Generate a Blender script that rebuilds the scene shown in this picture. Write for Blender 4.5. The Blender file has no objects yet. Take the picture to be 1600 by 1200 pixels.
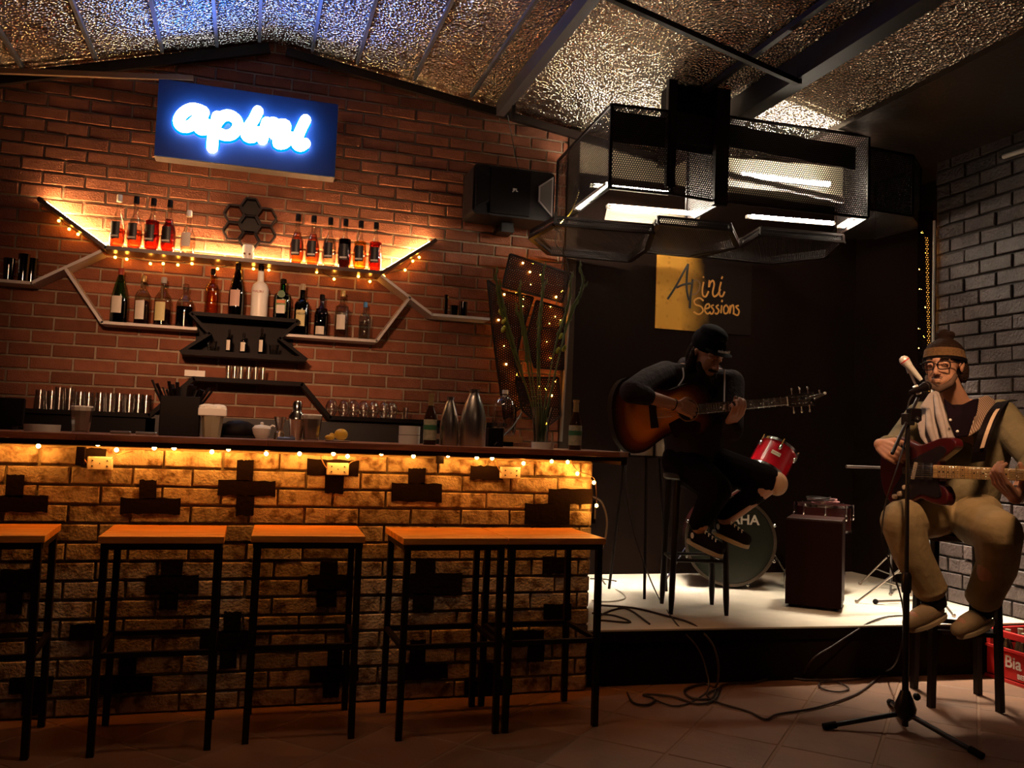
import bpy, bmesh, math, random
from mathutils import Vector as V, Matrix, noise
sc = bpy.context.scene; C = sc.collection
rnd = random.Random(11)
PI = math.pi; R = math.radians

# ------------------------------------------------------------------ camera
F_PX = 1350.0; CAM = V((0, 0, 1.16))
_y, _p, _r = R(16.85), R(3.53), R(2.17)
FW = V((math.sin(_y)*math.cos(_p), math.cos(_y)*math.cos(_p), math.sin(_p)))
_R = V((math.cos(_y), -math.sin(_y), 0)); _U = _R.cross(FW)
RT = math.cos(_r)*_R + math.sin(_r)*_U; UP = -math.sin(_r)*_R + math.cos(_r)*_U
cd = bpy.data.cameras.new('camera'); cam = bpy.data.objects.new('camera', cd); C.objects.link(cam)
cd.sensor_width = 36; cd.lens = 36*F_PX/1600; cd.clip_start = 0.05
M = Matrix.Identity(4)
for i in range(3): M[i][0], M[i][1], M[i][2], M[i][3] = RT[i], UP[i], -FW[i], CAM[i]
cam.matrix_world = M; sc.camera = cam

# ------------------------------------------------------------------ world, colour, added fill lights
w = bpy.data.worlds.new('world'); sc.world = w; w.use_nodes = True
w.node_tree.nodes['Background'].inputs[0].default_value = (1.0, 0.42, 0.25, 1)
w.node_tree.nodes['Background'].inputs[1].default_value = 0.006
sc.view_settings.view_transform = 'Standard'; sc.view_settings.look = 'None'
sc.view_settings.gamma = 1; sc.view_settings.use_curve_mapping = False
sc.view_settings.exposure = 0.0

def area(name, loc, target, size, power, color, spread=180):
    d = bpy.data.lights.new(name, 'AREA'); d.energy = power; d.color = color; d.shape = 'RECTANGLE'
    d.size, d.size_y = size; d.spread = R(spread)
    o = bpy.data.objects.new(name, d); C.objects.link(o); o.location = loc
    o.rotation_euler = (V(target)-V(loc)).to_track_quat('-Z', 'Y').to_euler(); return o
WARM = (1.0, 0.58, 0.28); TUBEC = (1.0, 0.86, 0.66)
area('bar_fill', (0.3, 3.0, 2.95), (0.3, 4.1, 0.9), (0.9, 0.2), 4.6, (1.0, 0.60, 0.34), 110)  # added unseen lamp, brightens the counter and stool seats
area('bar_wall_fill', (-0.5, 1.0, 2.25), (-0.1, 5.45, 1.72), (0.3, 0.15), 5.2, (1.0, 0.52, 0.28), 34)  # added unseen lamp, lifts the back wall below the shelf
area('singer_fill', (1.9, 1.7, 2.9), (3.25, 3.3, 1.1), (0.25, 0.25), 4.2, (1.0, 0.60, 0.33), 40)  # added unseen lamp to light the singer
area('room_fill', (1.2, -1.0, 3.1), (1.2, 3.0, 1.0), (1.2, 0.3), 1.0, (1.0, 0.6, 0.38))  # added unseen lamp, weak fill from behind the camera
area('sign_glow_boost', (-.09, 5.18, 3.19), (-.09, 4.1, 3.62), (1.0, .12), 9.0, (0.0, 0.15, 1.0), 150)  # extra lamp boosting the sign's blue light on the roof

# ------------------------------------------------------------------ helpers
def P(px, py, x=None, y=None, z=None):
    d = FW + RT*((px-800)/F_PX) - UP*((py-600)/F_PX)
    t = (x-CAM.x)/d.x if x is not None else (y-CAM.y)/d.y if y is not None else (z-CAM.z)/d.z
    return CAM + d*t

def mat(name, color, rough=0.6, metal=0.0, emit=None, strength=0, spec=0.5, noise_amt=0, noise_scale=8,
        bump=0, bump_scale=60, dark=None, random_amt=0, coat=0, contrast=(0.35, 0.65)):
    m = bpy.data.materials.new(name); m.use_nodes = True; nt = m.node_tree; b = nt.nodes['Principled BSDF']
    b.inputs['Base Color'].default_value = (*color, 1); b.inputs['Roughness'].default_value = rough
    b.inputs['Metallic'].default_value = metal; b.inputs['Specular IOR Level'].default_value = spec
    b.inputs['Coat Weight'].default_value = coat
    if emit: b.inputs['Emission Color'].default_value = (*emit, 1); b.inputs['Emission Strength'].default_value = strength
    N = nt.nodes; L = nt.links
    out = None
    if noise_amt or bump: tc = N.new('ShaderNodeNewGeometry')
    if noise_amt:
        n = N.new('ShaderNodeTexNoise'); n.inputs['Scale'].default_value = noise_scale; n.inputs['Detail'].default_value = 6
        L.new(tc.outputs['Position'], n.inputs['Vector'])
        r = N.new('ShaderNodeMapRange'); r.inputs[1].default_value, r.inputs[2].default_value = contrast
        r.inputs[4].default_value = noise_amt
        L.new(n.outputs['Fac'], r.inputs[0])
        mx = N.new('ShaderNodeMix'); mx.data_type = 'RGBA'
        mx.inputs[6].default_value = (*color, 1); mx.inputs[7].default_value = (*(dark or [c*0.4 for c in color]), 1)
        L.new(r.outputs[0], mx.inputs[0]); out = mx.outputs[2]
    if random_amt:
        oi = N.new('ShaderNodeObjectInfo'); at = N.new('ShaderNodeAttribute'); at.attribute_name = 'rnd'
        ad = N.new('ShaderNodeMath'); ad.operation = 'ADD'; L.new(oi.outputs['Random'], ad.inputs[0]); L.new(at.outputs['Fac'], ad.inputs[1])
        fr = N.new('ShaderNodeMath'); fr.operation = 'FRACT'; L.new(ad.outputs[0], fr.inputs[0])
        mr = N.new('ShaderNodeMapRange'); mr.inputs[3].default_value = 1-random_amt; mr.inputs[4].default_value = 1+random_amt
        L.new(fr.outputs[0], mr.inputs[0])
        hs = N.new('ShaderNodeHueSaturation'); L.new(mr.outputs[0], hs.inputs['Value'])
        if out: L.new(out, hs.inputs['Color'])
        else: hs.inputs['Color'].default_value = (*color, 1)
        out = hs.outputs[0]
    if out: L.new(out, b.inputs['Base Color'])
    if bump:
        n2 = N.new('ShaderNodeTexNoise'); n2.inputs['Scale'].default_value = bump_scale; n2.inputs['Detail'].default_value = 4
        L.new(tc.outputs['Position'], n2.inputs['Vector'])
        bp = N.new('ShaderNodeBump'); bp.inputs['Strength'].default_value = bump; bp.inputs['Distance'].default_value = 0.01
        L.new(n2.outputs['Fac'], bp.inputs['Height']); L.new(bp.outputs[0], b.inputs['Normal'])
    return m

def emis(name, color, strength):
    m = bpy.data.materials.new(name); m.use_nodes = True; nt = m.node_tree; nt.nodes.clear()
    e = nt.nodes.new('ShaderNodeEmission'); o = nt.nodes.new('ShaderNodeOutputMaterial')
    e.inputs[0].default_value = (*color, 1); e.inputs[1].default_value = strength; nt.links.new(e.outputs[0], o.inputs[0]); return m

def glass(name, tint, rough=0.03, gloss=0.12, edge=0.45):
    m = bpy.data.materials.new(name); m.use_nodes = True; nt = m.node_tree; nt.nodes.clear(); N = nt.nodes; L = nt.links
    o = N.new('ShaderNodeOutputMaterial'); t = N.new('ShaderNodeBsdfTransparent'); g = N.new('ShaderNodeBsdfGlossy')
    lw = N.new('ShaderNodeLayerWeight'); lw.inputs[0].default_value = 0.35
    mx = N.new('ShaderNodeMix'); mx.data_type = 'RGBA'; mx.inputs[6].default_value = (*tint, 1)
    mx.inputs[7].default_value = (*[c*edge for c in tint], 1); L.new(lw.outputs['Facing'], mx.inputs[0]); L.new(mx.outputs[2], t.inputs[0])
    g.inputs['Roughness'].default_value = rough
    fr = N.new('ShaderNodeMapRange'); fr.inputs[3].default_value = gloss*0.4; fr.inputs[4].default_value = min(1, gloss*4)
    L.new(lw.outputs['Facing'], fr.inputs[0])
    ms = N.new('ShaderNodeMixShader'); L.new(fr.outputs[0], ms.inputs[0]); L.new(t.outputs[0], ms.inputs[1]); L.new(g.outputs[0], ms.inputs[2])
    L.new(ms.outputs[0], o.inputs[0]); return m

def perforated(name, color, pitch=0.014, rad=0.34, rough=0.45, metal=0.6):
    m = bpy.data.materials.new(name); m.use_nodes = True; nt = m.node_tree; N = nt.nodes; L = nt.links
    b = N['Principled BSDF']; b.inputs['Base Color'].default_value = (*color, 1); b.inputs['Roughness'].default_value = rough; b.inputs['Metallic'].default_value = metal
    uv = N.new('ShaderNodeUVMap'); sc_ = N.new('ShaderNodeVectorMath'); sc_.operation = 'MULTIPLY'
    sc_.inputs[1].default_value = (1/pitch, 1/pitch/1.732, 0); L.new(uv.outputs[0], sc_.inputs[0])
    ds = []
    for off in (0, 0.5):
        a = N.new('ShaderNodeVectorMath'); a.operation = 'ADD'; a.inputs[1].default_value = (off, off, 0); L.new(sc_.outputs[0], a.inputs[0])
        f = N.new('ShaderNodeVectorMath'); f.operation = 'FRACTION'; L.new(a.outputs[0], f.inputs[0])
        s = N.new('ShaderNodeVectorMath'); s.operation = 'SUBTRACT'; s.inputs[1].default_value = (.5, .5, 0); L.new(f.outputs[0], s.inputs[0])
        k = N.new('ShaderNodeVectorMath'); k.operation = 'MULTIPLY'; k.inputs[1].default_value = (1, 1.732, 0); L.new(s.outputs[0], k.inputs[0])
        l = N.new('ShaderNodeVectorMath'); l.operation = 'LENGTH'; L.new(k.outputs[0], l.inputs[0]); ds.append(l.outputs['Value'])
    mn = N.new('ShaderNodeMath'); mn.operation = 'MINIMUM'; L.new(ds[0], mn.inputs[0]); L.new(ds[1], mn.inputs[1])
    lt = N.new('ShaderNodeMath'); lt.operation = 'LESS_THAN'; lt.inputs[1].default_value = rad; L.new(mn.outputs[0], lt.inputs[0])
    tr = N.new('ShaderNodeBsdfTransparent'); ms = N.new('ShaderNodeMixShader')
    L.new(lt.outputs[0], ms.inputs[0]); L.new(b.outputs[0], ms.inputs[1]); L.new(tr.outputs[0], ms.inputs[2])
    L.new(ms.outputs[0], N['Material Output'].inputs[0]); return m

def tag(o, label=None, cat=None, group=None, kind=None):
    if label: o['label'] = label
    if cat: o['category'] = cat
    if group: o['group'] = group
    if kind: o['kind'] = kind
    return o
def thing(name, loc, label, cat, group=None):
    o = bpy.data.objects.new(name, None); C.objects.link(o); o.location = loc; o.empty_display_size = 0.05
    return tag(o, label, cat, group)

class MB:
    def __init__(s): s.v = []; s.f = []
    def add(s, vs, fs):
        n = len(s.v); s.v += [tuple(v) for v in vs]; s.f += [tuple(i+n for i in f) for f in fs]; return s
    def box(s, c, size, rot=None):
        c = V(c); h = V(size)/2; vs = []
        for x in (-1, 1):
            for y in (-1, 1):
                for z in (-1, 1):
                    p = V((x*h.x, y*h.y, z*h.z)); vs.append(c + (rot @ p if rot else p))
        return s.add(vs, [(0,1,3,2),(4,6,7,5),(0,4,5,1),(2,3,7,6),(0,2,6,4),(1,5,7,3)])
    def bar(s, a, b, w, h=None, up=(0, 0, 1)):
        a, b = V(a), V(b); h = h or w; d = (b-a).normalized(); up = V(up)
        if abs(d.dot(up)) > .98: up = V((0, 1, 0))
        x = d.cross(up).normalized()*w/2; y = x.cross(d).normalized()*h/2
        return s.add([a-x-y, a+x-y, a+x+y, a-x+y, b-x-y, b+x-y, b+x+y, b-x+y],
                     [(0,3,2,1),(4,5,6,7),(0,1,5,4),(1,2,6,5),(2,3,7,6),(3,0,4,7)])
    def tube(s, pts, r, seg=8, cap=True):
        pts = [V(p) for p in pts]; n = len(pts); rs = r if isinstance(r, (list, tuple)) else [r]*n
        base = len(s.v); up = None
        for i, p in enumerate(pts):
            d = (pts[min(i+1, n-1)]-pts[max(i-1, 0)]).normalized()
            if up is None: up = V((0, 0, 1)) if abs(d.z) < .9 else V((0, 1, 0))
            x = d.cross(up)
            if x.length < 1e-4: x = d.cross(V((1, 0, 0)))
            x.normalize(); y = x.cross(d).normalized(); up = y
            for k in range(seg):
                a = 2*PI*k/seg; s.v.append(tuple(p + (x*math.cos(a)+y*math.sin(a))*rs[i]))
        for i in range(n-1):
            for k in range(seg):
                a = base+i*seg+k; b = base+i*seg+(k+1) % seg; s.f.append((a, b, b+seg, a+seg))
        if cap: s.f.append(tuple(base+k for k in range(seg))[::-1]); s.f.append(tuple(base+(n-1)*seg+k for k in range(seg)))
        return s
    def lathe(s, prof, c=(0, 0, 0), seg=16, rot=None, sx=1, sy=1):
        base = len(s.v); c = V(c); n = len(prof)
        for r, z in prof:
            for k in range(seg):
                a = 2*PI*k/seg; p = V((r*math.cos(a)*sx, r*math.sin(a)*sy, z)); s.v.append(tuple(c + (rot @ p if rot else p)))
        for i in range(n-1):
            for k in range(seg):
                a = base+i*seg+k; b = base+i*seg+(k+1) % seg; s.f.append((a, b, b+seg, a+seg))
        if prof[0][0] > 1e-4: s.f.append(tuple(base+k for k in range(seg))[::-1])
        if prof[-1][0] > 1e-4: s.f.append(tuple(base+(n-1)*seg+k for k in range(seg)))
        return s
    def ball(s, c, r, seg=10, rings=6, rot=None):
        rr = r if isinstance(r, (tuple, list)) else (r, r, r); base = len(s.v); c = V(c)
        for i in range(rings+1):
            t = PI*i/rings; q = max(math.sin(t), 1e-3)
            for k in range(seg):
                a = 2*PI*k/seg; p = V((q*math.cos(a)*rr[0], q*math.sin(a)*rr[1], -math.cos(t)*rr[2])); s.v.append(tuple(c + (rot @ p if rot else p)))
        for i in range(rings):
            for k in range(seg):
                a = base+i*seg+k; b = base+i*seg+(k+1) % seg; s.f.append((a, b, b+seg, a+seg))
        s.f.append(tuple(base+k for k in range(seg))[::-1]); s.f.append(tuple(base+rings*seg+k for k in range(seg)))
        return s
    def prism(s, poly, d):      # poly: list of 3-D points, d: extrusion vector
        n = len(poly); d = V(d); vs = [V(p) for p in poly]; vs += [p+d for p in vs]
        return s.add(vs, [tuple(range(n))[::-1], tuple(range(n, 2*n))] + [(i, (i+1) % n, n+(i+1) % n, n+i) for i in range(n)])
    def mesh(s, name, smooth=False):
        me = bpy.data.meshes.new(name); me.from_pydata(s.v, [], s.f); me.update()
        bm = bmesh.new(); bm.from_mesh(me); bmesh.ops.recalc_face_normals(bm, faces=bm.faces); bm.to_mesh(me); bm.free()
        if smooth:
            for p in me.polygons: p.use_smooth = True
        return me
def _build(s, name, m, parent=None, smooth=False, bevel=0, label=None):
    me = s.mesh(name, smooth); me.materials.append(m)
    o = bpy.data.objects.new(name, me); C.objects.link(o)
    if parent:
        o.parent = parent; q = V(); p = parent
        while p: q = q + p.location; p = p.parent
        me.transform(Matrix.Translation(-q))
    if bevel:
        b = o.modifiers.new('bevel', 'BEVEL'); b.width = bevel; b.segments = 2; b.limit_method = 'ANGLE'
    if smooth: me.set_sharp_from_angle(angle=R(42))
    if label: o['label'] = label
    return o
MB.build = _build
def world_loc(o):
    q = V(); 
    while o: q = q + o.location; o = o.parent
    return q
def solo(mb, name, m, label, cat, group=None, smooth=False, bevel=0):      # a thing that is one mesh, origin at its base
    c = sum((V(v) for v in mb.v), V())/len(mb.v); z0 = min(v[2] for v in mb.v)
    q = V((c.x, c.y, z0)); mb.v = [tuple(V(v)-q) for v in mb.v]
    o = mb.build(name, m, None, smooth, bevel); o.location = q; return tag(o, label, cat, group)
def dup_tree(root, loc, label=None, group=None):
    r = root.copy(); C.objects.link(r); r.location = loc
    if label: r['label'] = label
    if group: r['group'] = group
    for ch in list(root.children):
        c = ch.copy(); C.objects.link(c); c.parent = r
        for g in ch.children:
            d = g.copy(); C.objects.link(d); d.parent = c
    return r
def text(s, size, loc, right, up, m, parent, depth=0.0006, name='lettering', shear=0, bold=0):
    cu = bpy.data.curves.new('t', 'FONT'); cu.body = s; cu.size = size; cu.align_x = 'CENTER'; cu.align_y = 'CENTER'; cu.extrude = depth; cu.shear = shear; cu.offset = bold
    t = bpy.data.objects.new('t', cu); C.objects.link(t); bpy.context.view_layer.update()
    me = bpy.data.meshes.new_from_object(t.evaluated_get(bpy.context.evaluated_depsgraph_get())); bpy.data.objects.remove(t)
    r_, u_ = V(right).normalized(), V(up).normalized(); n_ = r_.cross(u_); u_ = n_.cross(r_)
    X = Matrix.Identity(4)
    for i in range(3): X[i][0], X[i][1], X[i][2], X[i][3] = r_[i], u_[i], n_[i], V(loc)[i]-(world_loc(parent)[i] if parent else 0)
    me.transform(X); me.materials.clear(); me.materials.append(m)
    o = bpy.data.objects.new(name, me); C.objects.link(o); o.parent = parent; return o
def smoothpts(pts, n=4, closed=False):     # Catmull-Rom
    pts = [V(p) for p in pts]; out = []
    for i in range(len(pts)-1):
        p0, p1, p2, p3 = pts[max(i-1, 0)], pts[i], pts[i+1], pts[min(i+2, len(pts)-1)]
        for k in range(n):
            t = k/n; out.append(.5*((2*p1)+(p2-p0)*t+(2*p0-5*p1+4*p2-p3)*t*t+(3*p1-p0-3*p2+p3)*t**3))
    return out+[pts[-1]]

# ------------------------------------------------------------------ materials
BRICK = mat('red_brick', (0.29, 0.105, 0.058), 0.85, spec=.2, noise_amt=0.55, noise_scale=14, dark=(0.19, 0.065, 0.035), bump=0.5, bump_scale=120, random_amt=0.28)
MORTAR = mat('mortar', (0.42, 0.32, 0.22), 0.9, noise_amt=0.5, noise_scale=20, bump=0.5, bump_scale=90)
WBRICK = mat('whitewashed_brick', (0.56, 0.47, 0.35), 0.85, spec=.2, noise_amt=1.0, noise_scale=22, dark=(0.16, 0.10, 0.055), bump=0.7, bump_scale=90, random_amt=0.2, contrast=(0.45, 0.66))
WMORTAR = mat('bar_mortar', (0.36, 0.30, 0.20), 0.9, noise_amt=0.7, noise_scale=25, bump=0.6)
BPAINT = mat('black_paint', (0.010, 0.005, 0.004), 0.8, spec=.1, bump=0.3)
GBRICK = mat('grey_painted_brick', (0.105, 0.074, 0.07), 0.5, noise_amt=0.6, noise_scale=12, bump=0.8, bump_scale=60, random_amt=0.15)
GMORTAR = mat('grey_mortar', (0.045, 0.034, 0.03), 0.8, bump=0.6)
BLACKWALL = mat('black_wall_paint', (0.013, 0.006, 0.004), 0.85, spec=.08, noise_amt=0.3, noise_scale=4, bump=0.2, bump_scale=20)
PLASTER = mat('tan_plaster', (0.42, 0.33, 0.23), 0.85, noise_amt=0.3, noise_scale=3)
TILE = mat('terracotta_tile', (0.24, 0.115, 0.06), 0.6, noise_amt=0.7, noise_scale=5, dark=(0.17, 0.085, 0.05), random_amt=0.14, bump=0.15, bump_scale=25)
GROUT = mat('tile_grout', (0.24, 0.135, 0.08), 0.8)
CONCRETE = mat('stage_concrete', (0.72, 0.64, 0.52), 0.6, noise_amt=0.25, noise_scale=6, bump=0.15, bump_scale=40)
STEEL = mat('black_steel', (0.012, 0.006, 0.005), 0.45, spec=.25)
ROOFST = mat('grey_roof_steel', (0.06, 0.055, 0.06), 0.5)
BLACK = mat('black_plastic', (0.006, 0.003, 0.003), 0.55, spec=.12)
RUBBER = mat('black_rubber', (0.008, 0.005, 0.005), 0.8, spec=.1)
CHROME = mat('chrome', (0.8, 0.78, 0.75), 0.15, metal=1)
STAINLESS = mat('brushed_steel', (0.62, 0.58, 0.52), 0.28, metal=1)
WHITEM = mat('white_plastic', (0.75, 0.7, 0.62), 0.5)
WHITEP = mat('white_painted_metal', (0.62, 0.55, 0.5), 0.5)
CERAMIC = mat('white_ceramic', (0.78, 0.73, 0.66), 0.35)
PAPER = mat('white_paper', (0.85, 0.8, 0.72), 0.9)
DARKWOOD = mat('dark_stained_wood', (0.06, 0.022, 0.012), 0.35, noise_amt=0.5, noise_scale=10)
def wood(name, c, dark, rough=0.45, scale=(1.5, 14, 14), rand=0.12):
    m = mat(name, c, rough, random_amt=rand, bump=0.12, bump_scale=80); nt = m.node_tree; N = nt.nodes; L = nt.links
    g = N.new('ShaderNodeNewGeometry'); mp = N.new('ShaderNodeMapping'); mp.inputs['Scale'].default_value = scale
    n = N.new('ShaderNodeTexNoise'); n.inputs['Scale'].default_value = 3; n.inputs['Detail'].default_value = 8; n.inputs['Distortion'].default_value = 0.6
    cr = N.new('ShaderNodeValToRGB'); cr.color_ramp.elements[0].position = .35; cr.color_ramp.elements[1].position = .7
    cr.color_ramp.elements[0].color = (*dark, 1); cr.color_ramp.elements[1].color = (*c, 1)
    L.new(g.outputs['Position'], mp.inputs[0]); L.new(mp.outputs[0], n.inputs[0]); L.new(n.outputs['Fac'], cr.inputs[0])
    hs = [x for x in N if x.type == 'HUE_SAT'][0]; L.new(cr.outputs[0], hs.inputs['Color']); return m
SEATW = wood('orange_pine', (0.95, 0.40, 0.04), (0.60, 0.20, 0.02))
TOPW = wood('bar_top_wood', (0.42, 0.17, 0.08), (0.2, 0.07, 0.035), 0.4)
FOIL = mat('foil_insulation', (0.52, 0.43, 0.35), 0.2, metal=1)
nt = FOIL.node_tree; N = nt.nodes; L = nt.links
g = N.new('ShaderNodeNewGeometry'); vo = N.new('ShaderNodeTexVoronoi'); vo.inputs['Scale'].default_value = 62; L.new(g.outputs['Position'], vo.inputs['Vector'])
no = N.new('ShaderNodeTexNoise'); no.inputs['Scale'].default_value = 4; no.inputs['Detail'].default_value = 5; mp = N.new('ShaderNodeMapping'); mp.inputs['Scale'].default_value = (.8, 2.6, 1)
L.new(g.outputs['Position'], mp.inputs[0]); L.new(mp.outputs[0], no.inputs['Vector'])
b1 = N.new('ShaderNodeBump'); b1.inputs['Strength'].default_value = 0.9; b1.inputs['Distance'].default_value = 0.016; L.new(vo.outputs['Distance'], b1.inputs['Height'])
b2 = N.new('ShaderNodeBump'); b2.inputs['Strength'].default_value = 0.5; b2.inputs['Distance'].default_value = 0.05; L.new(no.outputs['Fac'], b2.inputs['Height'])
L.new(b2.outputs[0], b1.inputs['Normal']); L.new(b1.outputs[0], N['Principled BSDF'].inputs['Normal'])
PERF = perforated('perforated_black_metal', (0.012, 0.008, 0.009), rad=.27, metal=.1, rough=.6)
PERF2 = perforated('perforated_dark_panel', (0.02, 0.006, 0.004), pitch=0.016, rad=0.205)
CABLE = mat('black_cable', (0.02, 0.014, 0.012), 0.5)
TUBE = emis('fluorescent_tube_glow', TUBEC, 190)
BULB = emis('warm_bulb_glow', (1.0, 0.36, 0.05), 230)
BULBS = emis('warm_small_bulb_glow', (1.0, 0.36, 0.035), 60)
STRIP = emis('warm_led_strip_glow', (1.0, 0.60, 0.25), 300)
CLEAR = glass('clear_glass', (0.93, 0.92, 0.9)); 
SKIN = mat('skin', (0.50, 0.24, 0.14), 0.55, noise_amt=0.25, noise_scale=12)

# ------------------------------------------------------------------ room shell
YW = 5.45
def struct(mb, name, m, parent=None, smooth=False):
    o = mb.build(name, m, parent, smooth)
    if not parent: o['kind'] = 'structure'
    return o
BR_L, BR_H, BR_J = 0.2245, 0.0757, 0.012
def brick_mesh(w, h, d, k, r_):
    hw, hh = w/2, h/2; c = 0.004; j = lambda a: a + r_.uniform(-.0015, .0015)
    v = [(-hw, 0, -hh), (hw, 0, -hh), (hw, 0, hh), (-hw, 0, hh)]                      # back (y=0) ; front at y=-d
    o = [(j(-hw), -d+c, j(-hh)), (j(hw), -d+c, j(-hh)), (j(hw), -d+c, j(hh)), (j(-hw), -d+c, j(hh))]
    i = [(a+(c if a < 0 else -c), -d, b+(c if b < 0 else -c)) for a, _, b in o]
    me = MB().add(v+o+i, [(8, 9, 10, 11), (4, 5, 9, 8), (5, 6, 10, 9), (6, 7, 11, 10), (7, 4, 8, 11), (0, 1, 5, 4), (1, 2, 6, 5), (2, 3, 7, 6), (3, 0, 4, 7)])
    return me
def brick_field(parent, org, ux, ny, W, H, L_, h_, joint, m, depth, near, zstart=0, inside=None, limit=300, off=0.0, jit=0.002):
    """bricks on the plane through org spanned by ux and +Z; ny = outward normal"""
    org, ux, ny = V(org), V(ux), V(ny); rr = random.Random(5); cache = {}; items = []
    rot = Matrix((ux, -ny, V((0, 0, 1)))).transposed()
    for r_ in range(int(H/h_)+1):
        z = zstart+r_*h_; u = -((off + (0.5 if r_ % 2 else 0))*L_) % L_ - L_
        while u < W:
            a, b = max(u, 0), min(u+L_, W)
            if b-a > joint+0.03:
                c = org+ux*((a+b)/2)+V((0, 0, z+h_/2))
                if inside is None or inside(c): items.append((c, b-a-joint))
            u += L_
    items.sort(key=lambda t: (t[0]-near).length)
    rest = MB(); rv = []
    for n_, (c, w_) in enumerate(items):
        key = (round(w_, 3), rr.randrange(4) if w_ > L_-joint-.002 else 0)
        if key not in cache: cache[key] = brick_mesh(w_, h_-joint, depth, key[1], rr)
        p = c - ny*0.0 + ny*rr.uniform(-jit, jit)
        if n_ < limit:
            if not isinstance(cache[key], tuple):
                mb = cache[key]; me = mb.mesh('brick'); me.materials.append(m); cache[key] = (mb, me)
            o = bpy.data.objects.new('brick', cache[key][1]); C.objects.link(o); o.parent = parent
            o.matrix_local = Matrix.Translation(p-world_loc(parent)) @ (rot @ Matrix.Rotation(R(rr.uniform(-.35, .35)), 3, 'Y')).to_4x4()
        else:
            mb = cache[key][0] if isinstance(cache[key], tuple) else cache[key]
            rest.add([p+rot @ V(v) for v in mb.v], mb.f); rv += [rr.random()]*len(mb.f)
    if rest.v:
        o = rest.build('bricks_beyond', m, parent); o['kind'] = 'stuff'
        at = o.data.attributes.new('rnd', 'FLOAT', 'FACE'); at.data.foreach_set('value', rv)

def roofz(x): return 3.54 - (0.133*(x-0.03) if x > .03 else 0.296*(0.03-x))
wb = MB().box((0.6, YW+0.07, 1.75), (5.6, 0.13, 3.5))
wall_back = struct(MB().prism([(-3.2, YW, 0), (4.32, YW, 0), (4.32, YW, roofz(4.32)+.1), (.03, YW, 3.66), (-3.2, YW, roofz(-3.2)+.1)], (0, .15, 0)), 'wall_back', MORTAR)
BX1 = 1.99
brick_field(wall_back, (-2.02, YW, 0), (1, 0, 0), (0, -1, 0), BX1+2.02, 3.6, BR_L, BR_H, BR_J, BRICK, 0.011, V((0.2, 4.0, 2.3)), zstart=0.985,
            inside=lambda c: c.z < roofz(c.x)+.02, limit=300, off=0.35)
struct(MB().box((BX1+.035, YW-.012, 1.8), (.08, .03, 3.6)), 'trim_1', mat('grey_render', (0.05, 0.03, 0.02), 0.9, spec=.1, bump=.4))
struct(MB().box((3.2, YW-.01, 1.62), (2.3, .02, 2.72)), 'painted_panel', BLACKWALL, wall_back)
struct(MB().box((3.2, YW-.008, 3.2), (2.3, .014, .44)), 'plaster_panel', PLASTER, wall_back)
# black side wall of the stage, then the brick wall nearer the camera
wall_right = struct(MB().box((4.21, 1.9, 1.6), (.16, 5.05, 3.2)), 'wall_right', GMORTAR)
brick_field(wall_right, (4.128, 4.42, 0), (0, -1, 0), (-1, 0, 0), 1.55, 3.1, 0.232, 0.0893, 0.012, GBRICK, 0.014, V((3.5, 3.6, 1.6)), zstart=0.0, limit=300, jit=0.005)
struct(MB().box((4.40, 4.97, 1.7), (.16, 1.1, 3.4)), 'wall_stage_side', BLACKWALL)
struct(MB().box((-3.25, 1.9, 1.7), (.1, 7.2, 3.4)), 'wall_left', mat('left_wall', (0.16, 0.07, 0.04), .9, noise_amt=.4))
struct(MB().box((0.6, -1.75, 1.7), (7.8, .1, 3.4)), 'wall_front', mat('front_wall', (0.12, 0.06, 0.04), .9, noise_amt=.4))
floor = struct(MB().box((.5, 1.9, -.0535), (7.6, 7.2, .1)), 'floor', GROUT)
# terracotta tiles laid on the diagonal
TS = 0.345; e1 = V((1, 1, 0)).normalized(); e2 = V((-1, 1, 0)).normalized(); tm = {}
o0 = V((0.83, 3.23, 0)); tcount = 0
for i in range(-14, 15):
    for j in range(-14, 15):
        c = o0+e1*(i+.5)*TS+e2*(j+.5)*TS
        if -1.6 < c.x < 4.0 and 2.2 < c.y < 4.0:
            k = (i*7+j*3) % 4
            if k not in tm:
                h = (TS-.010)/2; mb = MB(); b = h-.004
                mb.add([(-h, -h, -.02), (h, -h, -.02), (h, h, -.02), (-h, h, -.02), (-h, -h, -.004), (h, -h, -.004), (h, h, -.004), (-h, h, -.004), (-b, -b, -.001), (b, -b, -.0005), (b, b, -.001), (-b, b, -.0005)],
                       [(8, 9, 10, 11), (4, 5, 9, 8), (5, 6, 10, 9), (6, 7, 11, 10), (7, 4, 8, 11), (0, 1, 5, 4), (1, 2, 6, 5), (2, 3, 7, 6), (3, 0, 4, 7)])
                me = mb.mesh('tile'); me.materials.append(TILE); tm[k] = me
            t = bpy.data.objects.new('tile', tm[k]); C.objects.link(t); t.parent = floor
            t.location = (c.x, c.y, 0); t.rotation_euler = (R(rnd.uniform(-.15, .15)), R(rnd.uniform(-.15, .15)), PI/4+(PI/2)*(k % 2))
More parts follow.
